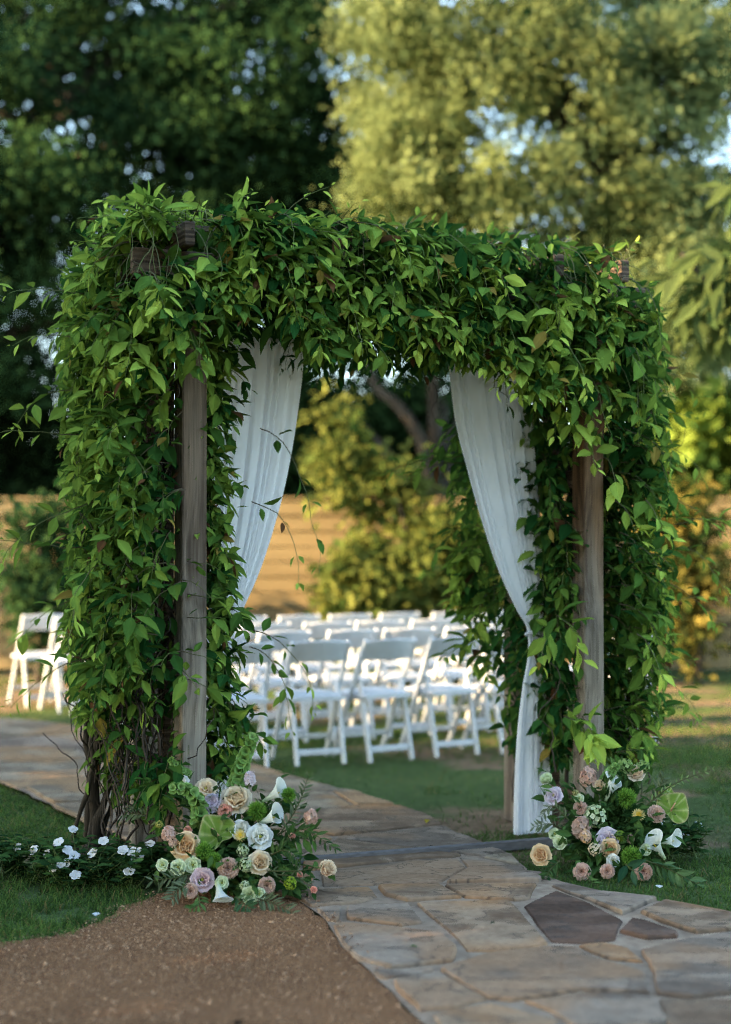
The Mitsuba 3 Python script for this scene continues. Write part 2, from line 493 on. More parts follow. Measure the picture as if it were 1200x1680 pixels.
# ------------------------------------------------------------------ pergola frame
PL = np.array([-0.757, 6.85, 0.0])
U = np.array([0.906, 0.423, 0.0])
V = np.array([-0.423, 0.906, 0.0])
UZ = np.array([0, 0, 1.0])
WID, DEP = 2.03, 0.67


def W(s, d, z):
    s, d, z = np.broadcast_arrays(np.asarray(s, float), np.asarray(d, float), np.asarray(z, float))
    return PL + s[..., None] * U + d[..., None] * V + z[..., None] * UZ


arch = thing('wedding_arch', 'weathered timber arch with slatted roof smothered in climbing vines over the path', 'arch')


def timber(name, a, b, w, h, mat, up=(0, 0, 1), label=None):
    return part(arch, name, mikit.ply(beam_mesh(a, b, w, h, up), mat), label)


POST = 0.112
for s, d, lab in ((0, 0, 'silvery weathered front post'), (WID, 0, 'front post, brown above and bleached below'), (0, DEP, None), (WID, DEP, None)):
    timber('post', W(s, d, -0.02), W(s, d, 2.58), POST, POST, 'weathered_post', V, lab)
for s in (0.0, WID):                                       # slimmer middle uprights and the rails of the side panels
    timber('middle_upright', W(s, 0.34, 0), W(s, 0.34, 2.58), 0.05, 0.09, 'stained_wood', V)
    for z in (0.18, 1.0, 1.75):
        timber('side_rail', W(s, POST / 2, z), W(s, DEP - POST / 2, z), 0.04, 0.09, 'stained_wood')
for d in (-0.083, 0.083, DEP - .083, DEP + 0.083):
    timber('beam', W(-0.29, d, 2.625), W(WID + .27, d, 2.625), 0.048, 0.115, 'stained_wood')
for k in range(7):
    s = -0.075 + 0.364 * k
    timber('rafter', W(s, -0.21, 2.738), W(s, DEP + .28, 2.738), 0.048, 0.105, 'stained_wood')
for d in (0.05, 0.3, 0.6):
    timber('roof_slat', W(-.2, d, 2.81), W(WID + .2, d, 2.81), 0.05, 0.03, 'stained_wood')
CD = 0.25
part(arch, 'curtain_rod', mikit.ply(tube(W(np.linspace(.06, WID - .06, 12), CD, 2.41 + 0 * np.linspace(0, 1, 12)), 0.014, 10), 'white_resin', smooth=40), 'white curtain rod')


# ------------------------------------------------------------------ curtains
def px_to_sz(px, py, d):
    """Place on the upright plane at depth d of the arch."""
    q = FWD + np.array([1.0, 0, 0]) * (px - 600) / FPX + UPV * (840 - py) / FPX
    k = ((PL + d * V - EYE) @ V) / (q @ V)
    p = EYE + q * k
    return (p - PL) @ U, p[2]


def curtain_mesh(rows, d0, seed, folds=15, nt=170, nz=120, swag=0.0):
    """rows: (z, s_first edge, s_second edge, pleat depth) from top to floor."""
    rows = np.array(rows)
    z = np.linspace(rows[0, 0], rows[-1, 0], nz)
    zz = -rows[:, 0]
    from scipy.interpolate import PchipInterpolator
    fa, fb, fd = (PchipInterpolator(zz, rows[:, k])(-z) for k in (1, 2, 3))
    t = np.linspace(0, 1, nt)
    r = np.random.default_rng(seed)
    warp = t + 0.045 * np.sin(2 * np.pi * t * 1.7 + r.uniform(0, 6)) + 0.018 * np.sin(2 * np.pi * t * 4.3 + 1)
    Tt, Z = np.meshgrid(t, z, indexing='xy')
    wv = np.broadcast_to(warp, Tt.shape)
    amp = np.interp(t, np.linspace(0, 1, 9), r.uniform(0.25, 1.0, 9))
    ph = 2 * np.pi * folds * wv + 0.9 * np.sin(Z * 1.3 + 4 * Tt)
    depth = fd[:, None] * amp * (np.sin(ph) + 0.22 * np.sin(2.1 * ph + 1 + Z * .6))
    depth = depth + 0.0006 * (meshkit.fbm(np.stack([Tt * 30, Z * 5, Tt * 0], -1), 3, seed) - 0.5) * 2
    S = fa[:, None] + (fb - fa)[:, None] * Tt + fd[:, None] * 0.25 * np.cos(ph)
    D = d0 + depth
    Zs = Z + swag * fd[:, None] * 0 
    v = W(S, D, Zs).reshape(-1, 3)
    i, j = np.meshgrid(np.arange(nz - 1), np.arange(nt - 1), indexing='ij')
    q = (i * nt + j).reshape(-1)
    return v, np.vstack([np.stack([q, q + 1, q + nt + 1], 1), np.stack([q, q + nt + 1, q + nt], 1)])


def edge_rows(left, right, depths):
    out = []
    for (lx, ly), (rx, ry), dp in zip(left, right, depths):
        a, za = px_to_sz(lx, ly, CD)
        b, zb = px_to_sz(rx, ry, CD)
        out.append((0.5 * (za + zb), a, b, dp))
    return out


rr = edge_rows([(731, 551), (734, 590), (746, 690), (766, 770), (792, 860), (820, 940), (848, 1000), (866, 1034), (868, 1062), (858, 1130), (850, 1200), (845, 1290), (843, 1367)],
               [(862, 551), (862, 590), (872, 690), (878, 770), (885, 860), (889, 940), (891, 1000), (890, 1034), (890, 1062), (895, 1130), (899, 1200), (903, 1290), (906, 1367)],
               [.015, .015, .015, .015, .014, .012, .010, .008, .009, .013, .017, .02, .022])
solo('curtain', mikit.ply(curtain_mesh(rr, CD, 4, 8), 'curtain_cloth', smooth=True), label='white sheer curtain tied back to the right side of the vine covered arch', cat='curtain', group='curtains hanging in the arch')
rl = edge_rows([(352, 553), (352, 600), (350, 690), (347, 790), (344, 890), (342, 940), (341, 1000), (344, 1050), (348, 1080), (344, 1150), (340, 1220), (336, 1300), (334, 1400)],
               [(500, 553), (497, 600), (486, 690), (468, 790), (441, 890), (424, 940), (398, 1000), (376, 1050), (372, 1080), (378, 1150), (384, 1220), (388, 1300), (390, 1400)],
               [.015, .015, .015, .015, .014, .012, .010, .008, .008, .011, .014, .016, .017])
solo('curtain', mikit.ply(curtain_mesh(rl, CD, 9, 8), 'curtain_cloth', smooth=True), label='white sheer curtain drawn back behind the left front post of the arch', cat='curtain', group='curtains hanging in the arch')

for ck, (pa, pb), post_s in (('curtain', ((866, 1040), (891, 1040)), WID - .05), ('curtain_001', ((344, 1060), (377, 1060)), .05)):
    (sa, za), (sb, zb) = px_to_sz(*pa, CD), px_to_sz(*pb, CD)
    ang = np.linspace(0, 2 * np.pi, 25)
    ring = W((sa + sb) / 2 + (abs(sb - sa) / 2 + .008) * np.cos(ang), CD + .022 * np.sin(ang), za + .006 * np.sin(ang * 2))
    tv, tf = tube(ring, .007, 7, False)
    tv2, tf2 = tube(W(np.array([(sa + sb) / 2, (post_s + (sa + sb) / 2) / 2, post_s]), CD + np.array([.02, .03, .06]), za + np.array([0, .012, .04])), .005, 6)
    part(ck, 'tie', mikit.ply((np.vstack([tv, tv2]), np.vstack([tf, tf2 + len(tv)])), 'curtain_cloth', smooth=True), 'white cord tie')

# ------------------------------------------------------------------ climbing vines
rng = np.random.default_rng(5)


def trimmed(p):
    left = np.interp(p[2], [.4, .9, 1.3, 1.6, 2.0, 2.5, 2.7, 2.9], [-1.30, -1.38, -1.38, -1.37, -1.40, -1.40, -1.38, -1.32]) * p[1] / 7.1
    right = np.interp(p[2], [.3, .8, 1.3, 1.8, 2.3, 2.6, 2.75, 2.9], [1.44, 1.56, 1.58, 1.57, 1.54, 1.48, 1.42, 1.36]) * p[1] / 7.9
    roof = np.interp(p[0], [-1.2, -.8, -.4, .5, 1.2], [2.93, 2.98, 2.93, 2.91, 2.87])
    return p[0] < left + .03 or p[0] > right - .03 or p[2] > roof - .02


class Vine:
    def __init__(self):
        self.pos, self.ax, self.nr, self.ln, self.wd, self.col = [], [], [], [], [], []
        self.stems = Buf()
        self.free, self.loose = [], False

    def shoot(self, p, out, length, droop, age, size, rise=0.0, stem=True, zmin=-9, spacing=0.052, first=0):
        """A shoot that leaves p towards out, bends down by droop, and carries leaf pairs; age 0 = dark old growth, also painted inner shade, 1 = fresh, also painted sun."""
        d = unit(out + np.array([0, 0, rise]))
        droop = droop * (.30 if self.loose else .62)
        n = max(3, int(length / 0.04))
        step = length / n
        pts, dirs = [p], [d]
        for _ in range(n):
            d = unit(d + np.array([0, 0, -droop * step * 3]) + rng.normal(0, .13, 3))
            p = p + d * step
            if p[2] < zmin or (not self.loose and trimmed(p)):
                break
            pts.append(p)
            dirs.append(d)
        pts, dirs = np.array(pts), np.array(dirs)
        if len(pts) < 3:
            return
        if stem:
            v, f = tube(pts, np.linspace(0.0028, 0.0011, len(pts)), 3, False)
            c = np.repeat(np.linspace(0, 1, len(pts))[:, None], 3, 1).reshape(-1, 1)
            self.stems.add(v, f, (1 - c) * np.array([.075, .05, .032]) + c * np.array([.13, .17, .05]))
        run = len(pts) * step
        roll = rng.uniform(0, 6.28)
        dist = spacing * (0.6 + first)
        while dist < run - 0.005:
            k = min(int(dist / step), len(pts) - 1)
            q, t = pts[k], dirs[k]
            tip = dist / run
            b1 = unit(np.cross(t, [0.3, 0.2, 1.0]))
            b2 = np.cross(t, b1)
            side = math.cos(roll) * b1 + math.sin(roll) * b2
            roll += 1.57 + rng.normal(0, .3)
            small = 1.0 if tip < .7 else 1.0 - 0.62 * (tip - .7) / .3
            for sgn in (-1, 1):
                if rng.random() < .06:
                    continue
                a = sgn * side * 0.85 + t * 0.55 + np.array([0, 0, -0.22]) + rng.normal(0, .32, 3) + out * 0.18
                nn = np.array([0, 0, 1.25]) + out * 0.35 + rng.normal(0, .48, 3)
                L = 1.06 * size * small * rng.uniform(.52, 1.34)
                g = np.clip(age * (0.12 + 1.05 * tip) + rng.normal(0, .09), 0, 1)  # old bases dark, young tips bright; contrast also stands in for top light
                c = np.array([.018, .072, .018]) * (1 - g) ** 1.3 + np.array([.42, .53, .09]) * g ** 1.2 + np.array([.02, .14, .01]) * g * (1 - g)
                if rng.random() < .02:
                    c = np.array([.30, .22, .05]) if rng.random() < .5 else np.array([.13, .065, .03])
                c = c * rng.uniform(.78, 1.22)
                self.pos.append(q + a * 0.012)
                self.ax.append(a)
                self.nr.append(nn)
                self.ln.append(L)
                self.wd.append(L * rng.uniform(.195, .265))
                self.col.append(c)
                self.free.append(self.loose)
            dist += spacing * (1.0 if tip < .75 else .7) * rng.uniform(.85, 1.2)


left_vine, right_vine = Vine(), Vine()


def vine_at(s):
    return left_vine if s + rng.normal(0, .12) < 1.0 else right_vine


LIGHT = lambda: rng.choice([rng.uniform(0, .15), rng.uniform(.25, .6), rng.uniform(.75, 1.1)], p=[.36, .36, .28])
# over the roof
for _ in range(260):
    s, d = rng.uniform(-.42, 2.30), rng.uniform(-.32, 1.02)
    ang = rng.uniform(0, 6.28)
    out = unit(0.7 * math.cos(ang) * U + 0.7 * math.sin(ang) * V - 0.25 * V)
    vine_at(s).shoot(W(s, d, 2.735 + rng.uniform(0, .05)), out, rng.uniform(.18, .40), rng.uniform(.9, 2.6), .35 + .6 * LIGHT(), rng.uniform(.07, .10), rise=rng.uniform(.1, .8))
# corner tuft above the left rafter end and a few shoots that reach for the sky
for _ in range(46):
    s, d = rng.uniform(-.25, .35), rng.uniform(-.25, .3)
    left_vine.shoot(W(s, d, 2.76), unit(-V * rng.uniform(-.2, .8) + U * rng.normal(0, .6)), rng.uniform(.2, .34), rng.uniform(1.5, 3.4), .55 + .45 * LIGHT(), rng.uniform(.075, .105), rise=rng.uniform(.6, 1.3))
left_vine.loose = right_vine.loose = True
for s, d, l in ((.12, -.1, .30), (.3, -.2, .38), (.62, -.1, .3), (.95, 0, .28), (-.35, .2, .34), (1.3, -.15, .26), (1.75, -.1, .25), (2.2, 0, .24)):
    vine_at(s).shoot(W(s, d, 2.8), unit(U * rng.normal(.4, .4) - V * .2), l * .8, 1.6, .95, .05, rise=.8, spacing=.07)
left_vine.loose = right_vine.loose = False


# the curtain of leaves along the front beam
def header_floor(s):
    return np.interp(s, [-.4, .0, .12, .3, .45, .6, .72, .95, 1.1, 1.2, 1.35, 1.5, 1.7, 2.0, 2.4], [1.9, 2.36, 2.52, 2.50, 2.24, 2.22, 2.36, 2.40, 2.26, 2.22, 2.30, 2.14, 1.95, 1.8, 1.6])


for _ in range(430):
    s = rng.uniform(-.32, 2.34)
    z = rng.uniform(max(header_floor(s) + .12, 2.2), 2.84)
    d = -.16 - .10 * rng.random() + .04 * rng.random()
    out = unit(-V + U * rng.normal(0, .55))
    vine_at(s).shoot(W(s, d, z), out, rng.uniform(.16, .46), rng.uniform(2.2, 5.5), .06 + .85 * LIGHT(), rng.uniform(.08, .118), rise=rng.uniform(-.3, .5), zmin=header_floor(s) - .03)
# growth inside, along the middle and rear beams, its shade put into dark leaf colour
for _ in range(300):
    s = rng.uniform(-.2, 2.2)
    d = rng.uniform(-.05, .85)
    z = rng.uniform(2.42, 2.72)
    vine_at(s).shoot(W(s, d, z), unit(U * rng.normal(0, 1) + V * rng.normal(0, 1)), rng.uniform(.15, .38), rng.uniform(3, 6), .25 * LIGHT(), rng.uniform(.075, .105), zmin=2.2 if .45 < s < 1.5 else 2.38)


def left_out(z):     # how far the growth bulges beyond the left side
    return np.interp(z, [0, .35, .7, 1.1, 1.6, 2.2, 2.6, 2.8], [.05, .14, .26, .31, .29, .33, .34, .22])


def right_out(z):
    return np.interp(z, [0, .35, .7, 1.1, 1.6, 2.2, 2.6, 2.8], [.14, .28, .36, .37, .34, .34, .28, .16])


# outside of the left side, and round its front corner
for _ in range(600):
    z = 0.66 + 2.1 * rng.random() ** .85
    d = rng.uniform(-.12, .95)
    o = left_out(z)
    s = -.04 - o * rng.random() ** .8 * .85
    out = unit(-U * rng.uniform(.5, 1.1) - V * rng.uniform(-.1, 1.0) + U * rng.normal(0, .2))
    sun = np.interp(z, [.5, 1.6, 2.1, 2.8], [0.0, .1, .45, .6]) * (1 if s < -.2 else .6)  # sunlight put into leaf tone, stronger high up and outermost
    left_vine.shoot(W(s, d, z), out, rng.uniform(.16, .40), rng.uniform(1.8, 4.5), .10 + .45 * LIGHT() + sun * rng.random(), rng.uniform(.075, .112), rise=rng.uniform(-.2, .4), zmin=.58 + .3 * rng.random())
for _ in range(45):
    z = rng.uniform(.28, .85)
    left_vine.shoot(W(rng.uniform(-.20, .02), rng.uniform(-.08, .6), z), unit(-U * rng.uniform(.0, .8) - V * rng.uniform(.2, 1)), rng.uniform(.12, .24), rng.uniform(2, 4), .05 + .35 * LIGHT(), rng.uniform(.08, .11), zmin=.14)
# inside the left side: hanging before the curtain, right of the post
for _ in range(215):
    z = .45 + 2.0 * rng.random() ** 1.15
    s = rng.uniform(.03, .06 + np.interp(z, [.5, .9, 1.3, 1.7, 2.1, 2.5], [.20, .20, .13, .09, .10, .16]))
    d = rng.uniform(.08, .24)
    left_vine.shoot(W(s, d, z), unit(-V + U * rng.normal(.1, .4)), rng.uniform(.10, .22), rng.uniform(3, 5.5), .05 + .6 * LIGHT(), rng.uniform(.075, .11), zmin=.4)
# a few shoots creeping over the front of the left post
for z in (2.42, 2.3, 1.36, 1.28, 1.22, 1.12, .98, .86):
    left_vine.shoot(W(rng.uniform(-.07, -.03), -.075, z), unit(U - V * .25), rng.uniform(.14, .2), 2.0, .25 + .3 * LIGHT(), .085)
# inside of the right side
for _ in range(300):
    z = 0.45 + 2.1 * rng.random()
    d = rng.uniform(.08, .66)
    s = WID - .05 - .12 * rng.random() * np.interp(z, [.4, 1.2, 2.4], [.5, .6, 1.6])
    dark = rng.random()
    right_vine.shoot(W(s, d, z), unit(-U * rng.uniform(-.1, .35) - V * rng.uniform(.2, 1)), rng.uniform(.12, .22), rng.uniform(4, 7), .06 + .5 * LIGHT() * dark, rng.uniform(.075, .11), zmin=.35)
# outside of the right side, seen beyond the post
for _ in range(450):
    z = 0.35 + 2.4 * rng.random()
    d = rng.uniform(-.12, .62)
    o = right_out(z)
    s = WID + .08 + o * rng.random() ** .8 * .9
    right_vine.shoot(W(s, d, z), unit(U * rng.uniform(.3, 1.0) - V * rng.uniform(-.1, 1.0)), rng.uniform(.16, .38), rng.uniform(2.2, 4.8), .10 + .65 * LIGHT(), rng.uniform(.08, .115), rise=rng.uniform(-.2, .3), zmin=.3 + .2 * rng.random())
# rear right corner
for _ in range(75):
    z = rng.uniform(.85, 2.1)
    right_vine.shoot(W(rng.uniform(1.86, 2.02), DEP + rng.uniform(.06, .28), z), unit(-U * rng.uniform(.2, 1) + V * rng.normal(0, .5)), rng.uniform(.12, .26), rng.uniform(2.5, 5), .15 + .6 * LIGHT(), rng.uniform(.08, .11), zmin=.55)
for z in (1.85, 1.9):
    right_vine.shoot(W(1.8, DEP + .1, z), -U, .45, .6, .4, .075)
# clusters of fresh pale leaves over the right post and before it
for (px, py) in ((905, 690), (900, 650), (950, 745), (912, 700), (905, 1065), (915, 1050), (930, 1200), (925, 1215), (955, 1215), (985, 660), (990, 790), (1000, 860), (1045, 1080), (1060, 860)):
    right_vine.shoot(at(px, py - 40, 7.5), unit(-V + U * rng.normal(0, .4)), .26, 4.5, .95, .105, spacing=.045)
# long free shoots
left_vine.loose = right_vine.loose = True
for p, out, l, dr_, ag in ((W(-.35, .1, 1.62), -U - .3 * V, .55, 1.2, .75), (W(-.40, .3, 1.42), -U, .5, .9, .7), (W(-.34, .0, 1.35), -U - .3 * V, .62, 2.0, .8), (W(-.36, .2, 1.2), -U - .2 * V, .5, 2.6, .75),
                           (W(-.40, .2, 2.1), -U, .42, 1.8, .8), (W(-.42, .1, 2.5), -U, .36, 1.5, .8), (W(2.5, .2, 1.5), U - .2 * V, .45, .8, .65), (W(2.5, .1, 1.4), U - .4 * V, .5, 1.3, .6), (W(2.5, .1, 1.25), U - .2 * V, .42, 1.5, .6),
                           (W(2.42, .1, 1.55), U - .3 * V, .55, 1.2, .7), (W(2.4, .0, 1.7), U - .2 * V, .5, 2.0, .6), (W(2.42, .2, 1.05), U - .1 * V, .5, 1.6, .7), (W(2.4, .1, 1.95), U, .45, 2.4, .8), (W(2.4, .0, 2.3), U, .42, 2.6, .7), (W(2.44, .2, .75), U - .2 * V, .45, 1.4, .75), (W(-.4, .1, .95), -U - .2 * V, .42, 2.4, .7), (W(-.4, .2, 1.9), -U - .2 * V, .4, 2.6, .9), (W(-.4, .1, 2.3), -U - .1 * V, .36, 2.6, .9), (W(2.5, .3, .9), U, .38, 1.4, .5), (W(2.48, .2, .6), U, .4, 1.6, .55), (W(2.45, .2, 2.1), U, .36, 2.2, .6), (W(.5, -.24, 2.42), -V, .34, 6, .9), (W(.56, -.28, 2.5), -V + .4 * U, .36, 6, .9), (W(1.12, -.22, 2.42), -V, .3, 6, .9),
                           (W(1.62, -.22, 2.4), -V, .5, 6, .85), (W(1.42, -.2, 2.36), -V + .2 * U, .32, 6, .6)):
    (left_vine if (p - PL) @ U < 1 else right_vine).shoot(p, unit(out), l, dr_, ag, .078, spacing=.075)
left_vine.loose = right_vine.loose = False
left_vine.shoot(W(.36, .1, 1.95), unit(U * .6 - V * .4), .75, 4.2, .45, .075, spacing=.17)      # strand before the curtain
left_vine.shoot(W(.30, .05, 1.62), unit(U * .5 - V * .4), .5, 4.2, .75, .07, spacing=.13)
left_vine.shoot(W(.30, .02, 1.05), unit(U * .9 - V * .3), .5, 3.4, .6, .07, spacing=.07)
left_vine.shoot(W(.28, .02, .98), unit(U * .8 - V * .3), .45, 3.6, .6, .07, spacing=.07)
right_vine.shoot(W(1.36, -.02, 2.36), unit(U * .4 - V * .2), .4, 4.5, .1, .075, spacing=.1)
right_vine.shoot(W(1.5, -.05, 2.34), unit(U * .2 - V * .2), .45, 4.5, .1, .075, spacing=.1)


def wander(a, b, n, amp, seed):
    """A stem from a to b that strays."""
    t = np.linspace(0, 1, n)
    h = np.stack([t * 4 + seed * 9.1, t * 0 + seed, t * 0], 1)
    off = np.stack([meshkit.fbm(h, 3, 3) - .5, meshkit.fbm(h + 31, 3, 5) - .5, (meshkit.fbm(h + 77, 3, 6) - .5) * .5], 1) * 2 * amp
    w = np.sin(np.pi * np.clip(t, 0.0, 1))[:, None] ** .6
    return a + (b - a) * t[:, None] + off * w


def finish_vine(name, vine, label, trunks, twigs):
    key = thing(name, label, 'climbing vine', 'vines climbing over the arch')
    for a, b, r0, r1, sd in trunks:
        pts = wander(a, b, 26, .07, sd)
        v, f = tube(pts, np.linspace(r0, r1, 26) * (1 + .18 * np.sin(np.linspace(0, 30, 26) + sd)), 8)
        part(key, 'trunk', mikit.ply((v, f), 'bark', smooth=True))
    for a, b, r, sd in twigs:
        v, f = tube(wander(a, b, 18, .09, sd), np.linspace(r, r * .5, 18), 4, False)
        vine.stems.add(v, f, np.array([.05, .037, .028]) * (0.5 + .9 * ((sd * 0.37) % 1)))
    part(key, 'stems', vine.stems.shape('stem_material'), kind='stuff')
    pos, ax, nr, ln, wd, col = (np.array(x) for x in (vine.pos, vine.ax, vine.nr, vine.ln, vine.wd, vine.col))
    mid = pos + unit(ax) * (ln[:, None] * .5) - PL
    ms, md, mz = mid @ U, mid @ V, pos[:, 2]
    tip = pos + unit(ax) * ln[:, None]
    lim = rng.normal(0, .035, len(pos))
    left = np.interp(tip[:, 2], [.4, .9, 1.3, 1.6, 2.0, 2.5, 2.7, 2.9], [-1.30, -1.38, -1.38, -1.37, -1.40, -1.40, -1.38, -1.32]) * tip[:, 1] / 7.1
    right = np.interp(tip[:, 2], [.3, .8, 1.3, 1.8, 2.3, 2.6, 2.75, 2.9], [1.44, 1.56, 1.58, 1.57, 1.54, 1.48, 1.42, 1.36]) * tip[:, 1] / 7.9
    roof = np.interp(tip[:, 0], [-1.2, -.8, -.4, .5, 1.2], [2.93, 2.98, 2.93, 2.91, 2.87])
    gone = ~np.array(vine.free) & ((tip[:, 0] < left + lim) | (tip[:, 0] > right + lim) | (tip[:, 2] > roof + lim))
    for sa, sb, db, za, zb, keep in ((-.16, .03, -.08, 2.64, 2.86, .0), (-.42, -.18, -.0, 2.52, 2.74, .0), (-.075, .075, -.05, .0, 2.16, .12), (1.67, 1.82, -.10, 2.64, 2.84, .0), (1.95, 2.20, -.06, 2.64, 2.84, .0), (WID - .07, WID + .065, -.05, .0, 1.35, .15), (WID - .07, WID + .065, -.05, 1.35, 2.28, .2),
                                     (.26, .33, -.15, 2.68, 2.8, .2), (.62, .68, -.15, 2.68, 2.8, .4)):
        gone |= (ms > sa) & (ms < sb) & (md < db) & (mz > za) & (mz < zb) & (rng.random(len(pos)) > keep)
    pos, ax, nr, ln, wd, col = (x[~gone] for x in (pos, ax, nr, ln, wd, col))
    # the 300 leaves that show largest are entries of their own
    rel = pos + unit(ax) * (ln[:, None] * .5) - EYE
    dep = rel @ FWD
    sx, sy = rel @ np.array([1.0, 0, 0]) / dep, rel @ UPV / dep
    cell = np.floor(sx * FPX / 16).astype(int) * 10000 + np.floor(sy * FPX / 16).astype(int)
    order = np.argsort(dep)
    _, first = np.unique(cell[order], return_index=True)
    front = order[first]
    a, n, _s = ortho(ax, nr)
    facing = np.abs((n * unit(-rel)).sum(1))
    size = (ln * wd * facing / dep**2)[front]
    pick = front[np.argsort(-size)[:300]]
    for i in pick:
        v, f, c = leaf_batch(LEAF8, pos[i:i + 1], ax[i:i + 1], nr[i:i + 1], ln[i], wd[i], col[i:i + 1], .12)
        part(key, 'leaf', mikit.ply((v, f), 'leaf_material', color=c))
    rest = np.setdiff1d(np.arange(len(pos)), pick)
    r = np.random.default_rng(3)
    b = Buf()
    b.add(*leaf_batch(LEAF8, pos[rest], ax[rest], nr[rest], ln[rest], wd[rest], col[rest], r.uniform(.0, .28, len(rest))))
    part(key, 'leaves', b.shape('leaf_material'), kind='stuff')
    return len(pos)


tb = ground(146, 1402)
trunks = [(tb + [dx, dy, -.03], W(s, d, z), r0, r1, sd) for dx, dy, s, d, z, r0, r1, sd in (
    (0, 0, -.14, .35, 1.7, .030, .014, 1), (.035, .03, -.2, .5, 1.5, .022, .011, 2), (-.03, .02, -.26, .4, 1.35, .018, .009, 3), (.015, -.03, -.12, .25, 1.25, .020, .010, 4), (.05, .0, -.08, .4, 1.1, .014, .008, 5),
    (-.05, -.01, -.3, .3, 1.15, .012, .007, 6), (.02, .05, -.24, .55, 2.3, .015, .007, 7))]
twigs = []
for k in range(110):
    s, d = rng.uniform(-.30, -.03), rng.uniform(-.02, .6)
    z = rng.uniform(.02, .9)
    twigs.append((W(s, d, z), W(s + rng.normal(0, .12), d + rng.normal(0, .12), z + rng.uniform(.3, .9)), rng.uniform(.0025, .006), k + 10))
for k in range(60):
    s, d, z = rng.uniform(-.3, -.03), rng.uniform(.0, .6), rng.uniform(.9, 2.2)
    twigs.append((W(s, d, z), W(s + rng.normal(0, .08), d + rng.normal(0, .15), z + rng.uniform(.3, .6)), rng.uniform(.002, .005), k + 210))
n1 = finish_vine('climbing_vine', left_vine, 'green climbing vine with bare twisted trunk covering the left side of the arch', trunks, twigs)
rb = W(WID + .12, .2, -.02)
trunks = [(rb + [dx, 0, 0], W(s, d, z), r0, r1, sd) for dx, s, d, z, r0, r1, sd in ((0, WID + .1, .3, 1.9, .020, .010, 11), (-.1, WID - .02, .28, 2.2, .012, .007, 12), (.06, WID + .2, .3, 1.5, .014, .008, 13))]
twigs = []
for k in range(90):
    s, d, z = rng.uniform(1.85, 2.45), rng.uniform(.0, .65), rng.uniform(.1, 2.1)
    twigs.append((W(s, d, z), W(s + rng.normal(0, .12), d + rng.normal(0, .12), z + rng.uniform(.3, .8)), rng.uniform(.002, .005), k + 400))
for k, (a, b) in enumerate((((690, 585), (790, 570)), ((700, 560), (735, 660)), ((780, 570), (835, 655)), ((690, 565), (715, 690)))):
    twigs.append((at(*a, 7.3), at(*b, 7.4), .003, 600 + k))
n2 = finish_vine('climbing_vine', right_vine, 'green climbing vine with fresh pale leaves covering the right side of the arch', trunks, twigs)
print('vine leaves', n1, n2)

# ------------------------------------------------------------------ folding chairs
def rbox(cx, cy, cz, sx, sy, sz, r=0.008):
    return beam_mesh([cx, cy - sy / 2, cz], [cx, cy + sy / 2, cz], sx, sz, ch=r)


def bar(a, b, w, h, fw=(0, 1, 0)):
    return beam_mesh(a, b, w, h, fw, ch=0.007)


def curved_slat():
    n = 14
    x = np.linspace(-.185, .185, n)
    y = -.162 - .045 * (1 - (x / .185) ** 2)
    prof = []
    for xi, yi in zip(x, y):
        zt = .795 + .012 * (1 - (xi / .185) ** 2)
        yb = .062
        prof.append([[xi, yi - .006, zt - .004], [xi, yi - .009, zt - .02], [xi, yi + yb * .95 - .009, .672], [xi, yi + yb * .95, .665], [xi, yi + yb + .004, .668], [xi, yi + .011, zt - .01], [xi, yi + .005, zt]])
    v = np.array(prof).reshape(-1, 3)
    m = 7
    f = []
    for i in range(n - 1):
        for j in range(m):
            k = (j + 1) % m
            f += [[i * m + j, i * m + k, (i + 1) * m + k], [i * m + j, (i + 1) * m + k, (i + 1) * m + j]]
    for j in range(1, m - 1):
        f += [[0, j + 1, j], [(n - 1) * m, (n - 1) * m + j, (n - 1) * m + j + 1]]
    return v, np.array(f)


def pad_mesh():
    n, m = 12, 12
    xs, ys = np.linspace(-1, 1, n), np.linspace(-1, 1, m)
    A, B = np.meshgrid(xs, ys, indexing='ij')
    hgt = .026 * (1 - np.abs(A) ** 6) * (1 - np.abs(B) ** 6)
    v = np.stack([A * .175, B * .18 + .06, .437 + hgt - .01 * B * 0], -1).reshape(-1, 3)
    i, j = np.meshgrid(np.arange(n - 1), np.arange(m - 1), indexing='ij')
    q = (i * m + j).reshape(-1)
    return v, np.vstack([np.stack([q, q + m, q + m + 1], 1), np.stack([q, q + m + 1, q + 1], 1)])


HW = .19
chair_parts = [('backrest', mikit.ply(curved_slat(), 'white_resin', smooth=40)),
               ('seat', mikit.ply(trimesh.util.concatenate([trimesh.Trimesh(*m, process=False) for m in (rbox(0, .06, .425, .36, .39, .03),)]), 'white_resin')),
               ('seat_pad', mikit.ply(pad_mesh(), 'white_resin', smooth=True))]
for sg in (-1, 1):
    chair_parts.append(('front_leg', mikit.ply(bar([sg * HW, .27, 0], [sg * HW, -.165, .80], .026, .042), 'white_resin')))
for sg in (-1, 1):
    chair_parts.append(('rear_leg', mikit.ply(bar([sg * (HW - .03), -.17, 0], [sg * (HW - .03), -.03, .54], .024, .042), 'white_resin')))
chair_parts += [('rear_stretcher', mikit.ply(bar([-HW + .042, -.148, .085], [HW - .042, -.148, .085], .02, .04, (0, 0, 1)), 'white_resin')),
                ('front_stretcher', mikit.ply(bar([-HW + .013, .19, .147], [HW - .013, .19, .147], .02, .036, (0, 0, 1)), 'white_resin'))]
YAW = math.degrees(math.atan2(U[1], U[0]))


def chair(p, yaw, label, group):
    k = thing('folding_chair', label, 'folding chair', group)
    m = T().translate([float(p[0]), float(p[1]), 0.0]).rotate([0, 0, 1], float(yaw))
    for name, sh in chair_parts:
        part(k, name, {**sh, 'to_world': m})


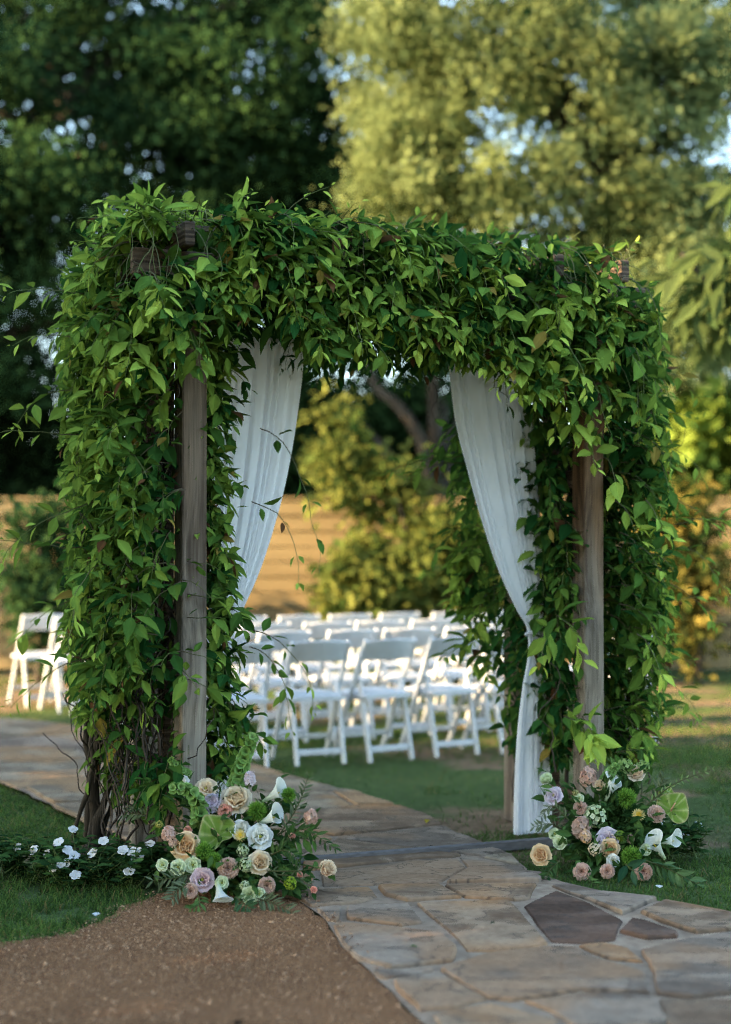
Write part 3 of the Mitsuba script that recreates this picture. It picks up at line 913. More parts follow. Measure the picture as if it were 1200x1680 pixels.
r2 = np.random.default_rng(21)
ORD = ['first', 'second', 'third', 'fourth', 'fifth', 'sixth', 'seventh', 'eighth', 'ninth']
base = np.array([-0.295, 10.2]) + V[:2] * .17
rows_n = {0: range(-1, 6), 1: range(-1, 7), 2: range(-1, 7), 3: range(0, 8)}
rowname = ['row nearest the arch', 'second row behind the arch', 'third row behind the arch', 'farthest row behind the arch']
for r, ks in rows_n.items():
    for n, k in enumerate(ks):
        p = base + U[:2] * (.495 * k + r2.normal(0, .012) + (.21 * (r % 2))) + V[:2] * (1.08 * r + r2.normal(0, .02))
        chair(p, YAW + r2.normal(0, 5) + (7 if (r, k) == (0, 1) else 0), f'white folding chair, {ORD[n]} from the left in the {rowname[r]}', 'white folding chairs in rows behind the arch')
for n, (px, py) in enumerate(((72, 1160), (126, 1170), (182, 1181))):
    p = ground(px, py)[:2] + V[:2] * .17
    chair(p, YAW + 4, f'white folding chair left of the vines beyond the path, {["outermost of the three", "middle of the three", "closest to the vines"][n]}', 'white folding chairs left of the arch')

# ------------------------------------------------------------------ timber fence
fence = thing('board_fence', 'tan fence of horizontal timber boards along the back of the lawn', 'fence')
FY = 17.2
for bay in range(6):
    xa = -7.2 + 2.4 * bay
    part(fence, 'post', mikit.ply(beam_mesh([xa, FY + .07, -.05], [xa, FY + .07, 1.92], .1, .1, (0, 1, 0)), 'fence_wood'))
    for k in range(11):
        zc = .13 + .166 * k
        part(fence, 'board', mikit.ply(beam_mesh([xa + .003, FY + r2.normal(0, .003), zc], [xa + 2.397, FY + r2.normal(0, .003), zc + r2.normal(0, .003)], .024, .151, ch=.004), 'fence_wood'))
part(fence, 'cap', mikit.ply(beam_mesh([-7.2, FY, 1.90], [7.2, FY, 1.90], .07, .035), 'fence_wood'))
part(fence, 'gap_shade', mikit.ply(beam_mesh([-7.2, FY + .024, .95], [7.2, FY + .024, .95], .012, 1.8), 'bark'))  # added dark sheet that paints shade into the gaps between boards


# ------------------------------------------------------------------ trees and shrubs
def crown_leaves(blobs, n_clump, per, size, cols, seed, clump_r=(.3, .6), flat=.7, shell=.55, ratio=.45, droop=.0):
    """Leaves in clumps spread through ellipsoids (cx,cy,cz, rx,ry,rz, weight)."""
    r = np.random.default_rng(seed)
    blobs = np.array(blobs, float)
    w = blobs[:, 6] / blobs[:, 6].sum()
    which = r.choice(len(blobs), n_clump, p=w)
    d = unit(r.normal(0, 1, (n_clump, 3)))
    rad = (shell + (1 - shell) * r.random(n_clump)) ** .8
    cen = blobs[which, :3] + d * blobs[which, 3:6] * rad[:, None]
    cr = r.uniform(*clump_r, n_clump)
    cdir = unit(d + [0, 0, .5])
    N = n_clump * per
    ci = np.repeat(np.arange(n_clump), per)
    off = r.normal(0, .5, (N, 3)) * cr[ci][:, None]
    off[:, 2] *= flat
    pos = cen[ci] + off
    ax = unit(off / (cr[ci][:, None] + 1e-6) + r.normal(0, .6, (N, 3)) + np.array([0, 0, -droop]))
    nr = unit(cdir[ci] * .5 + [0, 0, .6] + r.normal(0, .5, (N, 3)))
    cols = np.array(cols)
    g = np.clip(r.normal(.5, .28, n_clump)[ci] + r.normal(0, .16, N), 0, 1)[:, None]
    col = (cols[0] * (1 - g) + cols[1] * g) * r.uniform(.8, 1.2, (N, 1))
    ln = size * r.uniform(.7, 1.3, N)
    return leaf_batch(LEAF2, pos, ax, nr, ln, ln * ratio, col, .1), cen


def tree(name, label, trunk, blobs, n_clump, per, size, cols, seed, r0=.2, limbs=14, group=None, mat='far_leaf_material', **kw):
    key = thing(name, label, 'tree', group)
    (v, f, c), cen = crown_leaves(blobs, n_clump, per, size, cols, seed, **kw)
    b = Buf()
    b.add(v, f, c)
    part(key, 'crown', b.shape(mat), kind='stuff')
    pts = spline(trunk, 24)
    tv, tf = tube(pts, np.linspace(r0, r0 * .35, 24), 10)
    part(key, 'trunk', mikit.ply((tv, tf), 'bark', smooth=True))
    r = np.random.default_rng(seed + 1)
    for k in r.choice(len(cen), min(limbs, len(cen)), replace=False):
        tgt = cen[k]
        j = int(np.clip(np.searchsorted(pts[:, 2], tgt[2] - .6 * np.linalg.norm(tgt[:2] - pts[-1, :2])), 8, 23))
        a = pts[j]
        mid = (a + tgt) / 2 + r.normal(0, .25, 3) + [0, 0, .15]
        lv, lf = tube(spline([a, mid, tgt], 12), np.linspace(r0 * .34, .012, 12), 6)
        part(key, 'limb', mikit.ply((lv, lf), 'bark', smooth=True))
    return key


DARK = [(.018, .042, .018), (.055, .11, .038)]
SUNLIT_GOLD = [(.078, .115, .045), (.30, .36, .155)]  # oak leaf tones raised to carry warm sun
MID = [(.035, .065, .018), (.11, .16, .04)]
# the great dark oak at the upper left
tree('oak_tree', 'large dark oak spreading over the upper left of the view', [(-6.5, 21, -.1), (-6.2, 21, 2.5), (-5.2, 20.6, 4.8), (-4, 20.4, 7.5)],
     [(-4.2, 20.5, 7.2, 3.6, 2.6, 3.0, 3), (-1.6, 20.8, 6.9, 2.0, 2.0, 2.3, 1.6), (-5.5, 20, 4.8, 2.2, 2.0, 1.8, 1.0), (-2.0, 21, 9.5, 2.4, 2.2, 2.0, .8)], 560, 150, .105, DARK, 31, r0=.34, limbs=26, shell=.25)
tree('oak_tree', 'dark oak with grey trunk and crooked limb behind the fence, seen through the arch', [(.92, 20.5, -.1), (.90, 20.5, 1.6), (.88, 20.5, 3.2), (.8, 20.6, 5.5)],
     [(-.4, 22.0, 5.4, 1.9, 1.8, 1.7, 1.4), (-1.0, 22.5, 2.9, 1.4, 1.5, 1.5, 1), (1.3, 23.5, 3.2, 1.6, 1.3, 1.8, 1)], 260, 140, .11, DARK, 33, r0=.13, limbs=8, shell=.2)
# oak at the upper right, golden sunlight put into its leaf colour
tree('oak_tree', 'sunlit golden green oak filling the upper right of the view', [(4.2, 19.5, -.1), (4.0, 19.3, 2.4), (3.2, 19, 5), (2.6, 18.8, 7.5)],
     [(2.2, 18.6, 6.2, 2.4, 1.8, 2.0, 3), (4.4, 18.8, 6.0, 2.2, 2.0, 2.3, 2), (1.3, 18.6, 8.0, 1.6, 1.6, 1.6, 1), (3.6, 18.2, 4.2, 1.6, 1.4, 1.0, 1), (.5, 18.9, 6.9, .8, 1.0, 1.5, .5), (4.6, 19.2, 8.4, 1.7, 1.4, 1.5, 1)], 620, 190, .074, SUNLIT_GOLD, 37, r0=.28, limbs=40, shell=.45, clump_r=(.22, .5))
k = [x for x in scene if x.startswith('oak_tree_001__limb')]
part('oak_tree_001', 'limb', mikit.ply(tube(spline([at(705, 840, 20.4), at(700, 770, 20.3), at(690, 720, 20.2), at(655, 668, 20.2), at(622, 640, 20.3), at(600, 600, 20.5)], 24), np.linspace(.10, .05, 24), 9), 'bark', smooth=True), 'thick crooked limb')

# masses of dark growth behind the fence
back = [(-5.2, 22.5, 5.2), (-6.2, 25, 4), (-3.9, 24, 3.3), (-2.0, 25.5, 3.9), (.2, 26, 4.3), (2.4, 25, 3.2), (4.4, 24.5, 3.4), (6.5, 26, 4.2)]
where = ['leftmost visible end of the fence', 'far left edge of the fence', 'left part of the fence', 'fence, seen left through the arch', 'fence, seen mid arch', 'fence, seen at the right curtain', 'fence right of the arch', 'far right end of the fence']
for i, (x, y, h) in enumerate(back):
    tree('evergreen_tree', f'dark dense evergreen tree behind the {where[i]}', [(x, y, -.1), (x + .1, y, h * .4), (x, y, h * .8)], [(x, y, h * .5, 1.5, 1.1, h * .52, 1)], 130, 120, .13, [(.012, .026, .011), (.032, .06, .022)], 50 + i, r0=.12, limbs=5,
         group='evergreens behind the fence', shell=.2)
# leafy small trees in front of the fence
tree('magnolia_shrub', 'large yellow green shrub against the tan fence, seen through the arch', [(.55, 15.9, -.05), (.5, 15.9, .8), (.4, 15.9, 1.6)],
     [(.10, 15.9, .75, .5, .45, .75, 2.2), (.70, 15.9, .95, .5, .45, .9, 2), (1.25, 16.0, .95, .42, .4, .85, 1.4), (1.6, 16.0, .9, .35, .4, .8, .9), (-.28, 16.1, 2.3, .16, .25, .7, .4), (.2, 16.1, 1.9, .3, .3, .45, .5)], 250, 46, .115, [(.03, .07, .018), (.21, .22, .055)], 71, r0=.05, limbs=14, shell=.35, clump_r=(.18, .32))
tree('dark_shrub', 'dark shrub in front of the shaded left end of the fence', [(-3.35, 16.2, -.05), (-3.3, 16.2, .7), (-3.3, 16.2, 1.4)], [(-3.25, 16.1, 1.0, .42, .4, .9, 1), (-2.6, 16.2, .9, .5, .4, .8, 1)], 90, 40, .11, DARK, 73, r0=.04, limbs=8, shell=.3, clump_r=(.15, .3))
tree('magnolia_shrub', 'leafy shrub in front of the sunlit fence right of the arch', [(3.35, 16.0, -.05), (3.4, 16, .8), (3.4, 16, 1.7)], [(3.22, 16.0, 1.15, .36, .35, 1.0, 1)], 66, 32, .11, [(.04, .07, .018), (.26, .20, .05)], 75, r0=.045, limbs=8, shell=.4, clump_r=(.15, .3))
tree('maple_tree', 'bright chartreuse leafed tree over the fence right of the arch', [(4.6, 18.6, -.05), (4.5, 18.5, 1.2), (4.2, 18.3, 2.4)], [(4.2, 18.2, 2.6, 1.1, .7, .5, 1), (3.6, 18.4, 2.3, .5, .5, .3, .4)], 60, 40, .19, [(.10, .16, .03), (.24, .32, .06)], 77, r0=.07, limbs=8, shell=.3, clump_r=(.25, .4), ratio=.6)
tree('loquat_tree', 'drooping grey green large leafed tree at the right edge behind the arch', [(3.9, 12.6, -.05), (3.7, 12.5, 1.6), (3.1, 12.2, 3.2)], [(2.85, 12, 3.35, .55, .5, .38, 1), (3.6, 12.3, 3.9, .7, .6, .5, .6)], 30, 26, .26, [(.05, .085, .03), (.13, .17, .06)], 79, r0=.08, limbs=8, shell=.3, clump_r=(.3, .42), ratio=.2, droop=.9)
# trees left of the view that shade the arch and the foreground
for i, (x, y, z, rx, ry, rz) in enumerate(((-9.0, 4.6, 4.6, 3.0, 2.9, 2.8), (-8.0, 0.2, 4.6, 3.0, 2.6, 2.8), (-13.0, 17.5, 6.0, 3.0, 3.6, 3.4))):
    tree('oak_tree', f'broad dark oak standing left of the lawn outside the view, {["beside the arch", "beside the gravel", "farther back"][i]}', [(x, y, -.1), (x + .2, y, z * .5), (x, y + .1, z)], [(x, y, z, rx, ry, rz, 1)], 330, 90, .16, DARK, 90 + i, r0=.25, limbs=12, shell=.15, clump_r=(.4, .8))

tree('oak_tree', 'unseen wide oak canopy added above the view to dim the sky over the chairs', [(8.5, 13.5, -.1), (8.3, 13.4, 3.0), (6.6, 13.2, 6.6), (3.6, 13, 7.7)], [(.3, 12.6, 7.9, 4.6, 3.0, 1.1, 1)], 280, 90, .16, DARK, 98, r0=.3, limbs=0, shell=.1, clump_r=(.4, .8))  # added crown, blocks overhead sky so the chair backs go darker
for i, (x, y, z, rx, ry, rz) in enumerate(((-5.5, -9.5, 4.8, 4.2, 2.5, 4.4), (2.5, -11, 5.2, 4.6, 2.5, 4.8), (10.0, -6.5, 4.8, 3.2, 4.2, 4.4))):  # unseen row added to cut skylight from the front and raise contrast
    tree('oak_tree', f'unseen tall dark oak added behind the viewer to block low sky, {["on the left", "in the middle", "on the right"][i]}', [(x, y, -.1), (x + .2, y, z * .5), (x, y + .1, z)], [(x, y, z, rx, ry, rz, 1)], 420, 60, .2, DARK, 120 + i, r0=.25, limbs=0, shell=.15, clump_r=(.5, .9))
tree('oak_tree', 'unseen low dark oak added left of the path to shade it', [(-9.3, 8.0, -.1), (-9.2, 8.0, 1.3), (-9.2, 7.8, 2.6)], [(-9.0, 8.2, 2.7, 1.6, 2.6, 1.5, 1)], 150, 80, .15, DARK, 97, r0=.14, limbs=10, shell=.15, clump_r=(.35, .6))  # added sparse crown that shades the far left path in dapples

# ------------------------------------------------------------------ flowers
def petal_grid(width, length, th0, th1, base_r=.0, cup=.35, ruffle=.0, seed=0, nu=7, nv=6, tip=.5, freq=3.0):
    """One petal in its own frame: x across, y outwards, z along the flower's axis; th0..th1 its lean from the axis in degrees."""
    r = np.random.default_rng(seed)
    u = np.linspace(-1, 1, nu)
    v = np.linspace(0, 1, nv)
    th = np.radians(th0 + (th1 - th0) * v)
    dy = np.concatenate([[0], np.cumsum((np.sin(th[1:]) + np.sin(th[:-1])) / 2 * np.diff(v))]) * length
    dz = np.concatenate([[0], np.cumsum((np.cos(th[1:]) + np.cos(th[:-1])) / 2 * np.diff(v))]) * length
    w = width * (np.sin(np.pi * np.clip(v * (1 - .30 * tip) + .10, 0, 1)) ** .7)
    Uu, Vv = np.meshgrid(u, v)
    x = Uu * w[:, None]
    nyy, nzz = -np.cos(th)[:, None], np.sin(th)[:, None]       # inward normal of the petal
    lift = cup * width * Uu**2 * (0.4 + .6 * (1 - Vv))
    rf = ruffle * length * Vv**2 * (np.sin(freq * np.pi * Uu + r.uniform(0, 6)) * .6 + r.normal(0, .35, Uu.shape))
    k = lift + rf
    y = base_r + dy[:, None] + nyy * k - (1 - np.abs(Uu)) * 0
    z = dz[:, None] + nzz * k - .10 * length * (np.abs(Uu) ** 3) * Vv
    vtx = np.stack([x, y, z], -1).reshape(-1, 3)
    i, j = np.meshgrid(np.arange(nv - 1), np.arange(nu - 1), indexing='ij')
    q = (i * nu + j).reshape(-1)
    f = np.vstack([np.stack([q, q + 1, q + nu + 1], 1), np.stack([q, q + nu + 1, q + nu], 1)])
    return vtx, f, Vv.reshape(-1, 1)


def turn(v, az):
    c, s = math.cos(az), math.sin(az)
    return np.stack([v[:, 0] * c - v[:, 1] * s, v[:, 0] * s + v[:, 1] * c, v[:, 2]], -1)


def frame(n, roll=0.0):
    n = unit(n)
    a = unit(np.cross(n, [0.13, 0.21, 1.0]))
    b = np.cross(n, a)
    c, s = math.cos(roll), math.sin(roll)
    return np.stack([a * c + b * s, -a * s + b * c, n], 0)        # rows: images of x, y, z


class Flower:
    """Parts of one bloom, placed at p facing n."""

    def __init__(self, owner, name, p, n, label=None, roll=0.0):
        self.key = part_key(owner, name)
        self.p, self.m = np.asarray(p, float), frame(np.asarray(n, float), roll)
        self.buf, self.label = Buf(), label

    def put(self, v, f, c):
        self.buf.add(v @ self.m + self.p, f, c)

    def sub(self, name, v, f, c, mat='petal_material'):
        k = part_key(self.key, name)
        scene[k] = mikit.ply((v @ self.m + self.p, f), mat, smooth=True, color=np.broadcast_to(c, v.shape))

    def end(self, mat='petal_material'):
        scene[self.key] = self.buf.shape(mat, smooth=True)
        if self.label:
            labels[self.key] = {'label': self.label}


FR = np.random.default_rng(77)


def shade(c0, c1, v, j=.06):
    c0, c1 = np.array(c0), np.array(c1)
    return np.clip((c0 * (1 - v) + c1 * v) * (1 + FR.normal(0, j)), 0, 1)


def rose(owner, p, n, d, c0, c1, label=None, name='rose', ruff=.05, openness=1.0):
    fl = Flower(owner, name, p, n, label, FR.uniform(0, 6))
    rings = [(3, .25, .40, 2, -22, .02), (4, .30, .46, 8, -10, .05), (5, .36, .50, 18, 6, .08), (5, .40, .52, 32, 40, .10)]
    for k, (m, w, L, a0, a1, br) in enumerate(rings):
        for i in range(m):
            v, f, t = petal_grid(w * d, L * d, a0 * openness, a1 * openness, br * d, .45, ruff * (.5 + k * .3), int(FR.integers(1e6)), tip=.95)
            fl.put(turn(v + [0, 0, -.22 * d], 6.283 * (i + .45 * k) / m + FR.normal(0, .12)), f, shade(c0, c1, t))
    fl.end()
    for i in range(6):
        v, f, t = petal_grid(.42 * d, .52 * d, 48 * openness, 88 * openness, .10 * d, .25, ruff * 1.5, int(FR.integers(1e6)), tip=.95)
        fl.sub('petal', turn(v + [0, 0, -.24 * d], 6.283 * i / 6 + FR.normal(0, .15)), f, shade(c0, c1, t))


def lisianthus(owner, p, n, d, c0, c1, label=None, name='lisianthus'):
    fl = Flower(owner, name, p, n, label, FR.uniform(0, 6))
    for k, (m, L, a0, a1) in enumerate(((4, .42, 10, 15), (5, .50, 22, 45))):
        for i in range(m):
            v, f, t = petal_grid(.34 * d, L * d, a0, a1, .04 * d, .25, .12, int(FR.integers(1e6)), tip=.95)
            fl.put(turn(v + [0, 0, -.25 * d], 6.283 * (i + .5 * k) / m + FR.normal(0, .15)), f, shade(c0, c1, t))
    s = trimesh.creation.icosphere(1, .07 * d)
    fl.put(np.array(s.vertices) + [0, 0, -.02 * d], np.array(s.faces), (.55, .52, .10))
    fl.end()
    for i in range(5):
        v, f, t = petal_grid(.40 * d, .55 * d, 40, 82, .06 * d, .15, .12, int(FR.integers(1e6)), tip=.95)
        fl.sub('petal', turn(v + [0, 0, -.26 * d], 6.283 * i / 5 + FR.normal(0, .2)), f, shade(c0, c1, t))


def carnation(owner, p, n, d, c0, c1, label=None, name='carnation'):
    fl = Flower(owner, name, p, n, label, FR.uniform(0, 6))
    for k, (m, L, a0, a1) in enumerate(((5, .30, 4, 10), (7, .36, 14, 30), (9, .42, 26, 52), (10, .46, 42, 76), (10, .48, 60, 100))):
        for i in range(m):
            v, f, t = petal_grid(.20 * d, L * d, a0, a1, .02 * d, .1, .17, int(FR.integers(1e6)), 9, 5, tip=1.2, freq=5)
            fl.put(turn(v + [0, 0, -.16 * d], 6.283 * (i + .37 * k) / m + FR.normal(0, .2)), f, shade(c0, c1, t ** 2, .10))
    fl.end()


def calla(owner, p, n, d, c=(.80, .81, .76), label=None):
    """A funnel of one rolled sheet that flares to a tip, with a yellow spadix."""
    fl = Flower(owner, 'calla_lily', p, n, label, FR.uniform(-.4, .4))
    nu, nv = 22, 12
    a = np.linspace(-.55, 2 * np.pi - .25, nu)
    v = np.linspace(0, 1, nv)
    A, Vv = np.meshgrid(a, v)
    fr = np.cos(A - np.pi) * .5 + .5
    R = d * (.07 + .10 * Vv + .33 * Vv**3 * (.45 + .8 * fr)) * (1 - .06 * np.clip((A - 5.2) / 1, 0, 1))
    Z = d * (1.05 * Vv - .6 + .28 * Vv**2 * fr - .16 * Vv**4)
    vt = np.stack([R * np.sin(A), R * np.cos(A), Z], -1).reshape(-1, 3)
    i, j = np.meshgrid(np.arange(nv - 1), np.arange(nu - 1), indexing='ij')
    q = (i * nu + j).reshape(-1)
    f = np.vstack([np.stack([q, q + 1, q + nu + 1], 1), np.stack([q, q + nu + 1, q + nu], 1)])
    t = Vv.reshape(-1, 1)
    fl.sub('spathe', vt, f, np.clip(np.array([.42, .52, .22]) * (1 - t) ** 2 + np.array(c) * (1 - (1 - t) ** 2), 0, 1))
    tv, tf = tube(np.array([[0, 0, -.3 * d], [0, .01 * d, .0], [0, .02 * d, .3 * d]]), [.03 * d, .035 * d, .02 * d], 7)
    fl.sub('spadix', tv, tf, (.65, .48, .05))
    if label:
        labels[fl.key] = {'label': label}


def anthurium(owner, p, n, d, label, roll):
    fl = Flower(owner, 'anthurium', p, n, label, roll)
    v, f = [], []
    rings, m = 9, 72
    t = np.linspace(0, 2 * np.pi, m, endpoint=False)
    hx = .5 * 16 * np.sin(t) ** 3 / 17 + .5 * np.sin(t) * .95
    hy = .55 * (13 * np.cos(t) - 5 * np.cos(2 * t) - 2 * np.cos(3 * t) - np.cos(4 * t)) / 17 + .45 * (np.cos(t) * .85 - .05)
    cen = np.array([0, .22])
    out = np.stack([hx, hy], 1)
    P = [np.concatenate([cen, [0]])]
    C = [[.34, .44, .14]]
    for k in range(1, rings + 1):
        s = k / rings
        xy = cen + (out - cen) * s
        rr_ = np.hypot(xy[:, 0], xy[:, 1] - .2)
        z = .10 * rr_**2 - .12 * (np.abs(xy[:, 0]) < .06) * 0 + .018 * np.sin(rr_ * 16 + 3 * np.cos(3 * t)) - .18 * np.clip(-xy[:, 1], 0, 2) ** 2
        P += np.column_stack([xy, z]).tolist()
        vein = .5 + .5 * np.cos(t * 9)
        cc = np.array([.17, .27, .05])[None] * (1 - .3 * vein[:, None] ** 6) + np.array([.32, .30, .16])[None] * vein[:, None] ** 6 * (.3 + .7 * s)
        if k == rings:
            cc = np.array([.44, .36, .20])[None].repeat(m, 0) * .8 + cc * .2
        C += cc.tolist()
    P = np.array(P) * d * .5
    for j in range(m):
        f.append([0, 1 + j, 1 + (j + 1) % m])
    for k in range(rings - 1):
        for j in range(m):
            a, b_ = 1 + k * m + j, 1 + k * m + (j + 1) % m
            f += [[a, a + m, b_ + m], [a, b_ + m, b_]]
    fl.sub('spathe', P, np.array(f), np.array(C), 'leaf_material')
    a = np.array([[0, .22, 0.0], [.02, .12, .16], [.04, -.05, .26], [.06, -.25, .30]]) * d * .5
    tv, tf = tube(spline(a, 10), np.linspace(.055, .03, 10) * d * .5, 7)
    fl.sub('spadix', tv, tf, (.66, .40, .26))
    labels[fl.key] = {'label': label}


def fuzzy(owner, p, n, d, name, c0, c1, label=None):
    """A ball of fine green spikes."""
    fl = Flower(owner, name, p, n, label)
    N = 520
    dirs = unit(FR.normal(0, 1, (N, 3)) + [0, 0, .35])
    pos = dirs * d * .18
    nr = unit(FR.normal(0, 1, (N, 3)))
    g = FR.random((N, 1))
    v, f, c = leaf_batch(LEAF2, pos, dirs + FR.normal(0, .18, (N, 3)), nr, d * FR.uniform(.24, .36, N), d * .022, np.array(c0) * (1 - g) + np.array(c1) * g, .15)
    fl.put(v, f, c)
    s = trimesh.creation.icosphere(2, .26 * d)
    fl.put(np.array(s.vertices), np.array(s.faces), np.array(c0) * .7)
    fl.end('leaf_material')


def floret_head(owner, p, n, d, name, c0, c1, label=None, fsize=.24, N=34, stretch=1.0):
    """A rounded or tall head of four-petalled florets."""
    fl = Flower(owner, name, p, n, label, FR.uniform(0, 6))
    k = np.arange(N) + .5
    ph, zz = k * 2.39996, 1 - 1.55 * k / N
    dirs = np.stack([np.sqrt(np.clip(1 - zz**2, 0, 1)) * np.cos(ph), np.sqrt(np.clip(1 - zz**2, 0, 1)) * np.sin(ph), zz], 1)
    for q in dirs:
        m = frame(q + FR.normal(0, .2, 3), FR.uniform(0, 6))
        cen = q * d * FR.uniform(.33, .42) * np.array([1, 1, stretch])
        c = shade(c0, c1, np.array([FR.random()]), .1)
        for i in range(4 if stretch == 1 else 5):
            v, f, t = petal_grid(d * fsize * .32, d * fsize * .55, 60, 85, 0, .3, .12, int(FR.integers(1e6)), 4, 3, tip=.2)
            fl.put(turn(v, i * 6.283 / (4 if stretch == 1 else 5)) @ m + cen, f, c * (.75 + .35 * t))
    s = trimesh.creation.icosphere(1, .3 * d)
    fl.put(np.array(s.vertices) * [1, 1, stretch], np.array(s.faces), (.06, .11, .03))
    fl.end()


def button_mum(owner, p, n, d, label=None):
    fl = Flower(owner, 'button_mum', p, n, label)
    for k, (m, L, a0, a1) in enumerate(((10, .34, 20, 40), (14, .44, 48, 66), (16, .5, 70, 92))):
        for i in range(m):
            v, f, t = petal_grid(.08 * d, L * d, a0, a1, .02 * d, .5, .03, int(FR.integers(1e6)), 4, 4, tip=.3)
            fl.put(turn(v - [0, 0, .08 * d], 6.283 * (i + .5 * k) / m), f, shade((.70, .50, .08), (.82, .66, .30), t))
    s = trimesh.creation.icosphere(2, .2 * d)
    fl.put(np.array(s.vertices) * [1, 1, .6] + [0, 0, .04 * d], np.array(s.faces), (.72, .47, .04))
    fl.end()


def bells(owner, pts, d, label=None):
    """Bells of Ireland: cups in whorls along an arched stem."""
    key = part_key(owner, 'bells_spike')
    b = Buf()
    c = spline(pts, 40)
    tv, tf = tube(c, np.linspace(.005, .002, 40), 5)
    b.add(tv, tf, (.16, .24, .07))
    tt = unit(np.gradient(c, axis=0))
    for k in range(2, 40, 5):
        sz = 1.5 * d * (1 - .5 * (k / 40))
        for i in range(5):
            az = 6.283 * i / 5 + k * .5
            a = unit(np.cross(tt[k], [0.2, .3, 1]))
            bb = np.cross(tt[k], a)
            out = math.cos(az) * a + math.sin(az) * bb
            m = frame(out + .35 * tt[k] + FR.normal(0, .2, 3), FR.uniform(0, 6))
            nu, nv = 9, 4
            A, Vv = np.meshgrid(np.linspace(0, 2 * np.pi, nu), np.linspace(0, 1, nv))
            R = sz * (.06 + .46 * Vv**1.4) * (1 + .10 * np.sin(5 * A) * Vv)
            vt = np.stack([R * np.cos(A), R * np.sin(A), sz * (.55 * Vv - .08 * Vv**3)], -1).reshape(-1, 3)
            ii, jj = np.meshgrid(np.arange(nv - 1), np.arange(nu - 1), indexing='ij')
            q = (ii * nu + jj).reshape(-1)
            f = np.vstack([np.stack([q, q + 1, q + nu + 1], 1), np.stack([q, q + nu + 1, q + nu], 1)])
            g = FR.random()
            b.add(vt @ m + c[k] + out * .006, f, (np.array([.14, .26, .06]) * (1 - g) + np.array([.30, .46, .16]) * g) * (.45 + .75 * Vv.reshape(-1, 1)))
    scene[key] = b.shape('petal_material', smooth=True)
    if label:
        labels[key] = {'label': label}


def leafy_branch(owner, pts, n, L, w, c0, c1, name='leaf_branch', label=None, hang=0.0):
    key = part_key(owner, name)
    b = Buf()
    c = spline(pts, 30)
    tv, tf = tube(c, np.linspace(.003, .0012, 30), 4)
    b.add(tv, tf, (.10, .11, .05))
    t = unit(np.gradient(c, axis=0))
    k = np.clip((np.linspace(.12, 1, n) * 29).astype(int), 0, 29).repeat(2)[: 2 * n]
    sg = np.tile([-1, 1], n)
    side = unit(np.cross(t[k], EYE - c[k])) * sg[:, None]
    N = len(k)
    ax = side * .75 + t[k] * .75 + FR.normal(0, .18, (N, 3)) + [0, 0, -hang]
    nr = unit(EYE - c[k]) * .5 + [0, 0, .6] + FR.normal(0, .4, (N, 3))
    g = FR.random((N, 1))
    ln = L * FR.uniform(.7, 1.2, N) * (1 - .35 * (k / 29) ** 3)
    b.add(*leaf_batch(LEAF8, c[k], ax, nr, ln, ln * w, np.array(c0) * (1 - g) + np.array(c1) * g, .08))
    scene[key] = b.shape('leaf_material')
    if label:
        labels[key] = {'label': label}


CREAM = ((.80, .62, .38), (.84, .72, .54))
PEACH = ((.80, .52, .26), (.86, .68, .44))
BLUSH = ((.62, .36, .28), (.76, .55, .45))
DUSTY = ((.50, .30, .22), (.70, .50, .40))
MAUVE = ((.55, .36, .40), (.70, .54, .56))
LILAC = ((.62, .50, .60), (.78, .70, .76))
WHITE = ((.74, .74, .58), (.84, .83, .80))
CORAL = ((.74, .32, .22), (.84, .50, .40))
LIME = ((.50, .60, .28), (.72, .78, .55))
GREEN = ((.10, .22, .03), (.24, .42, .07))


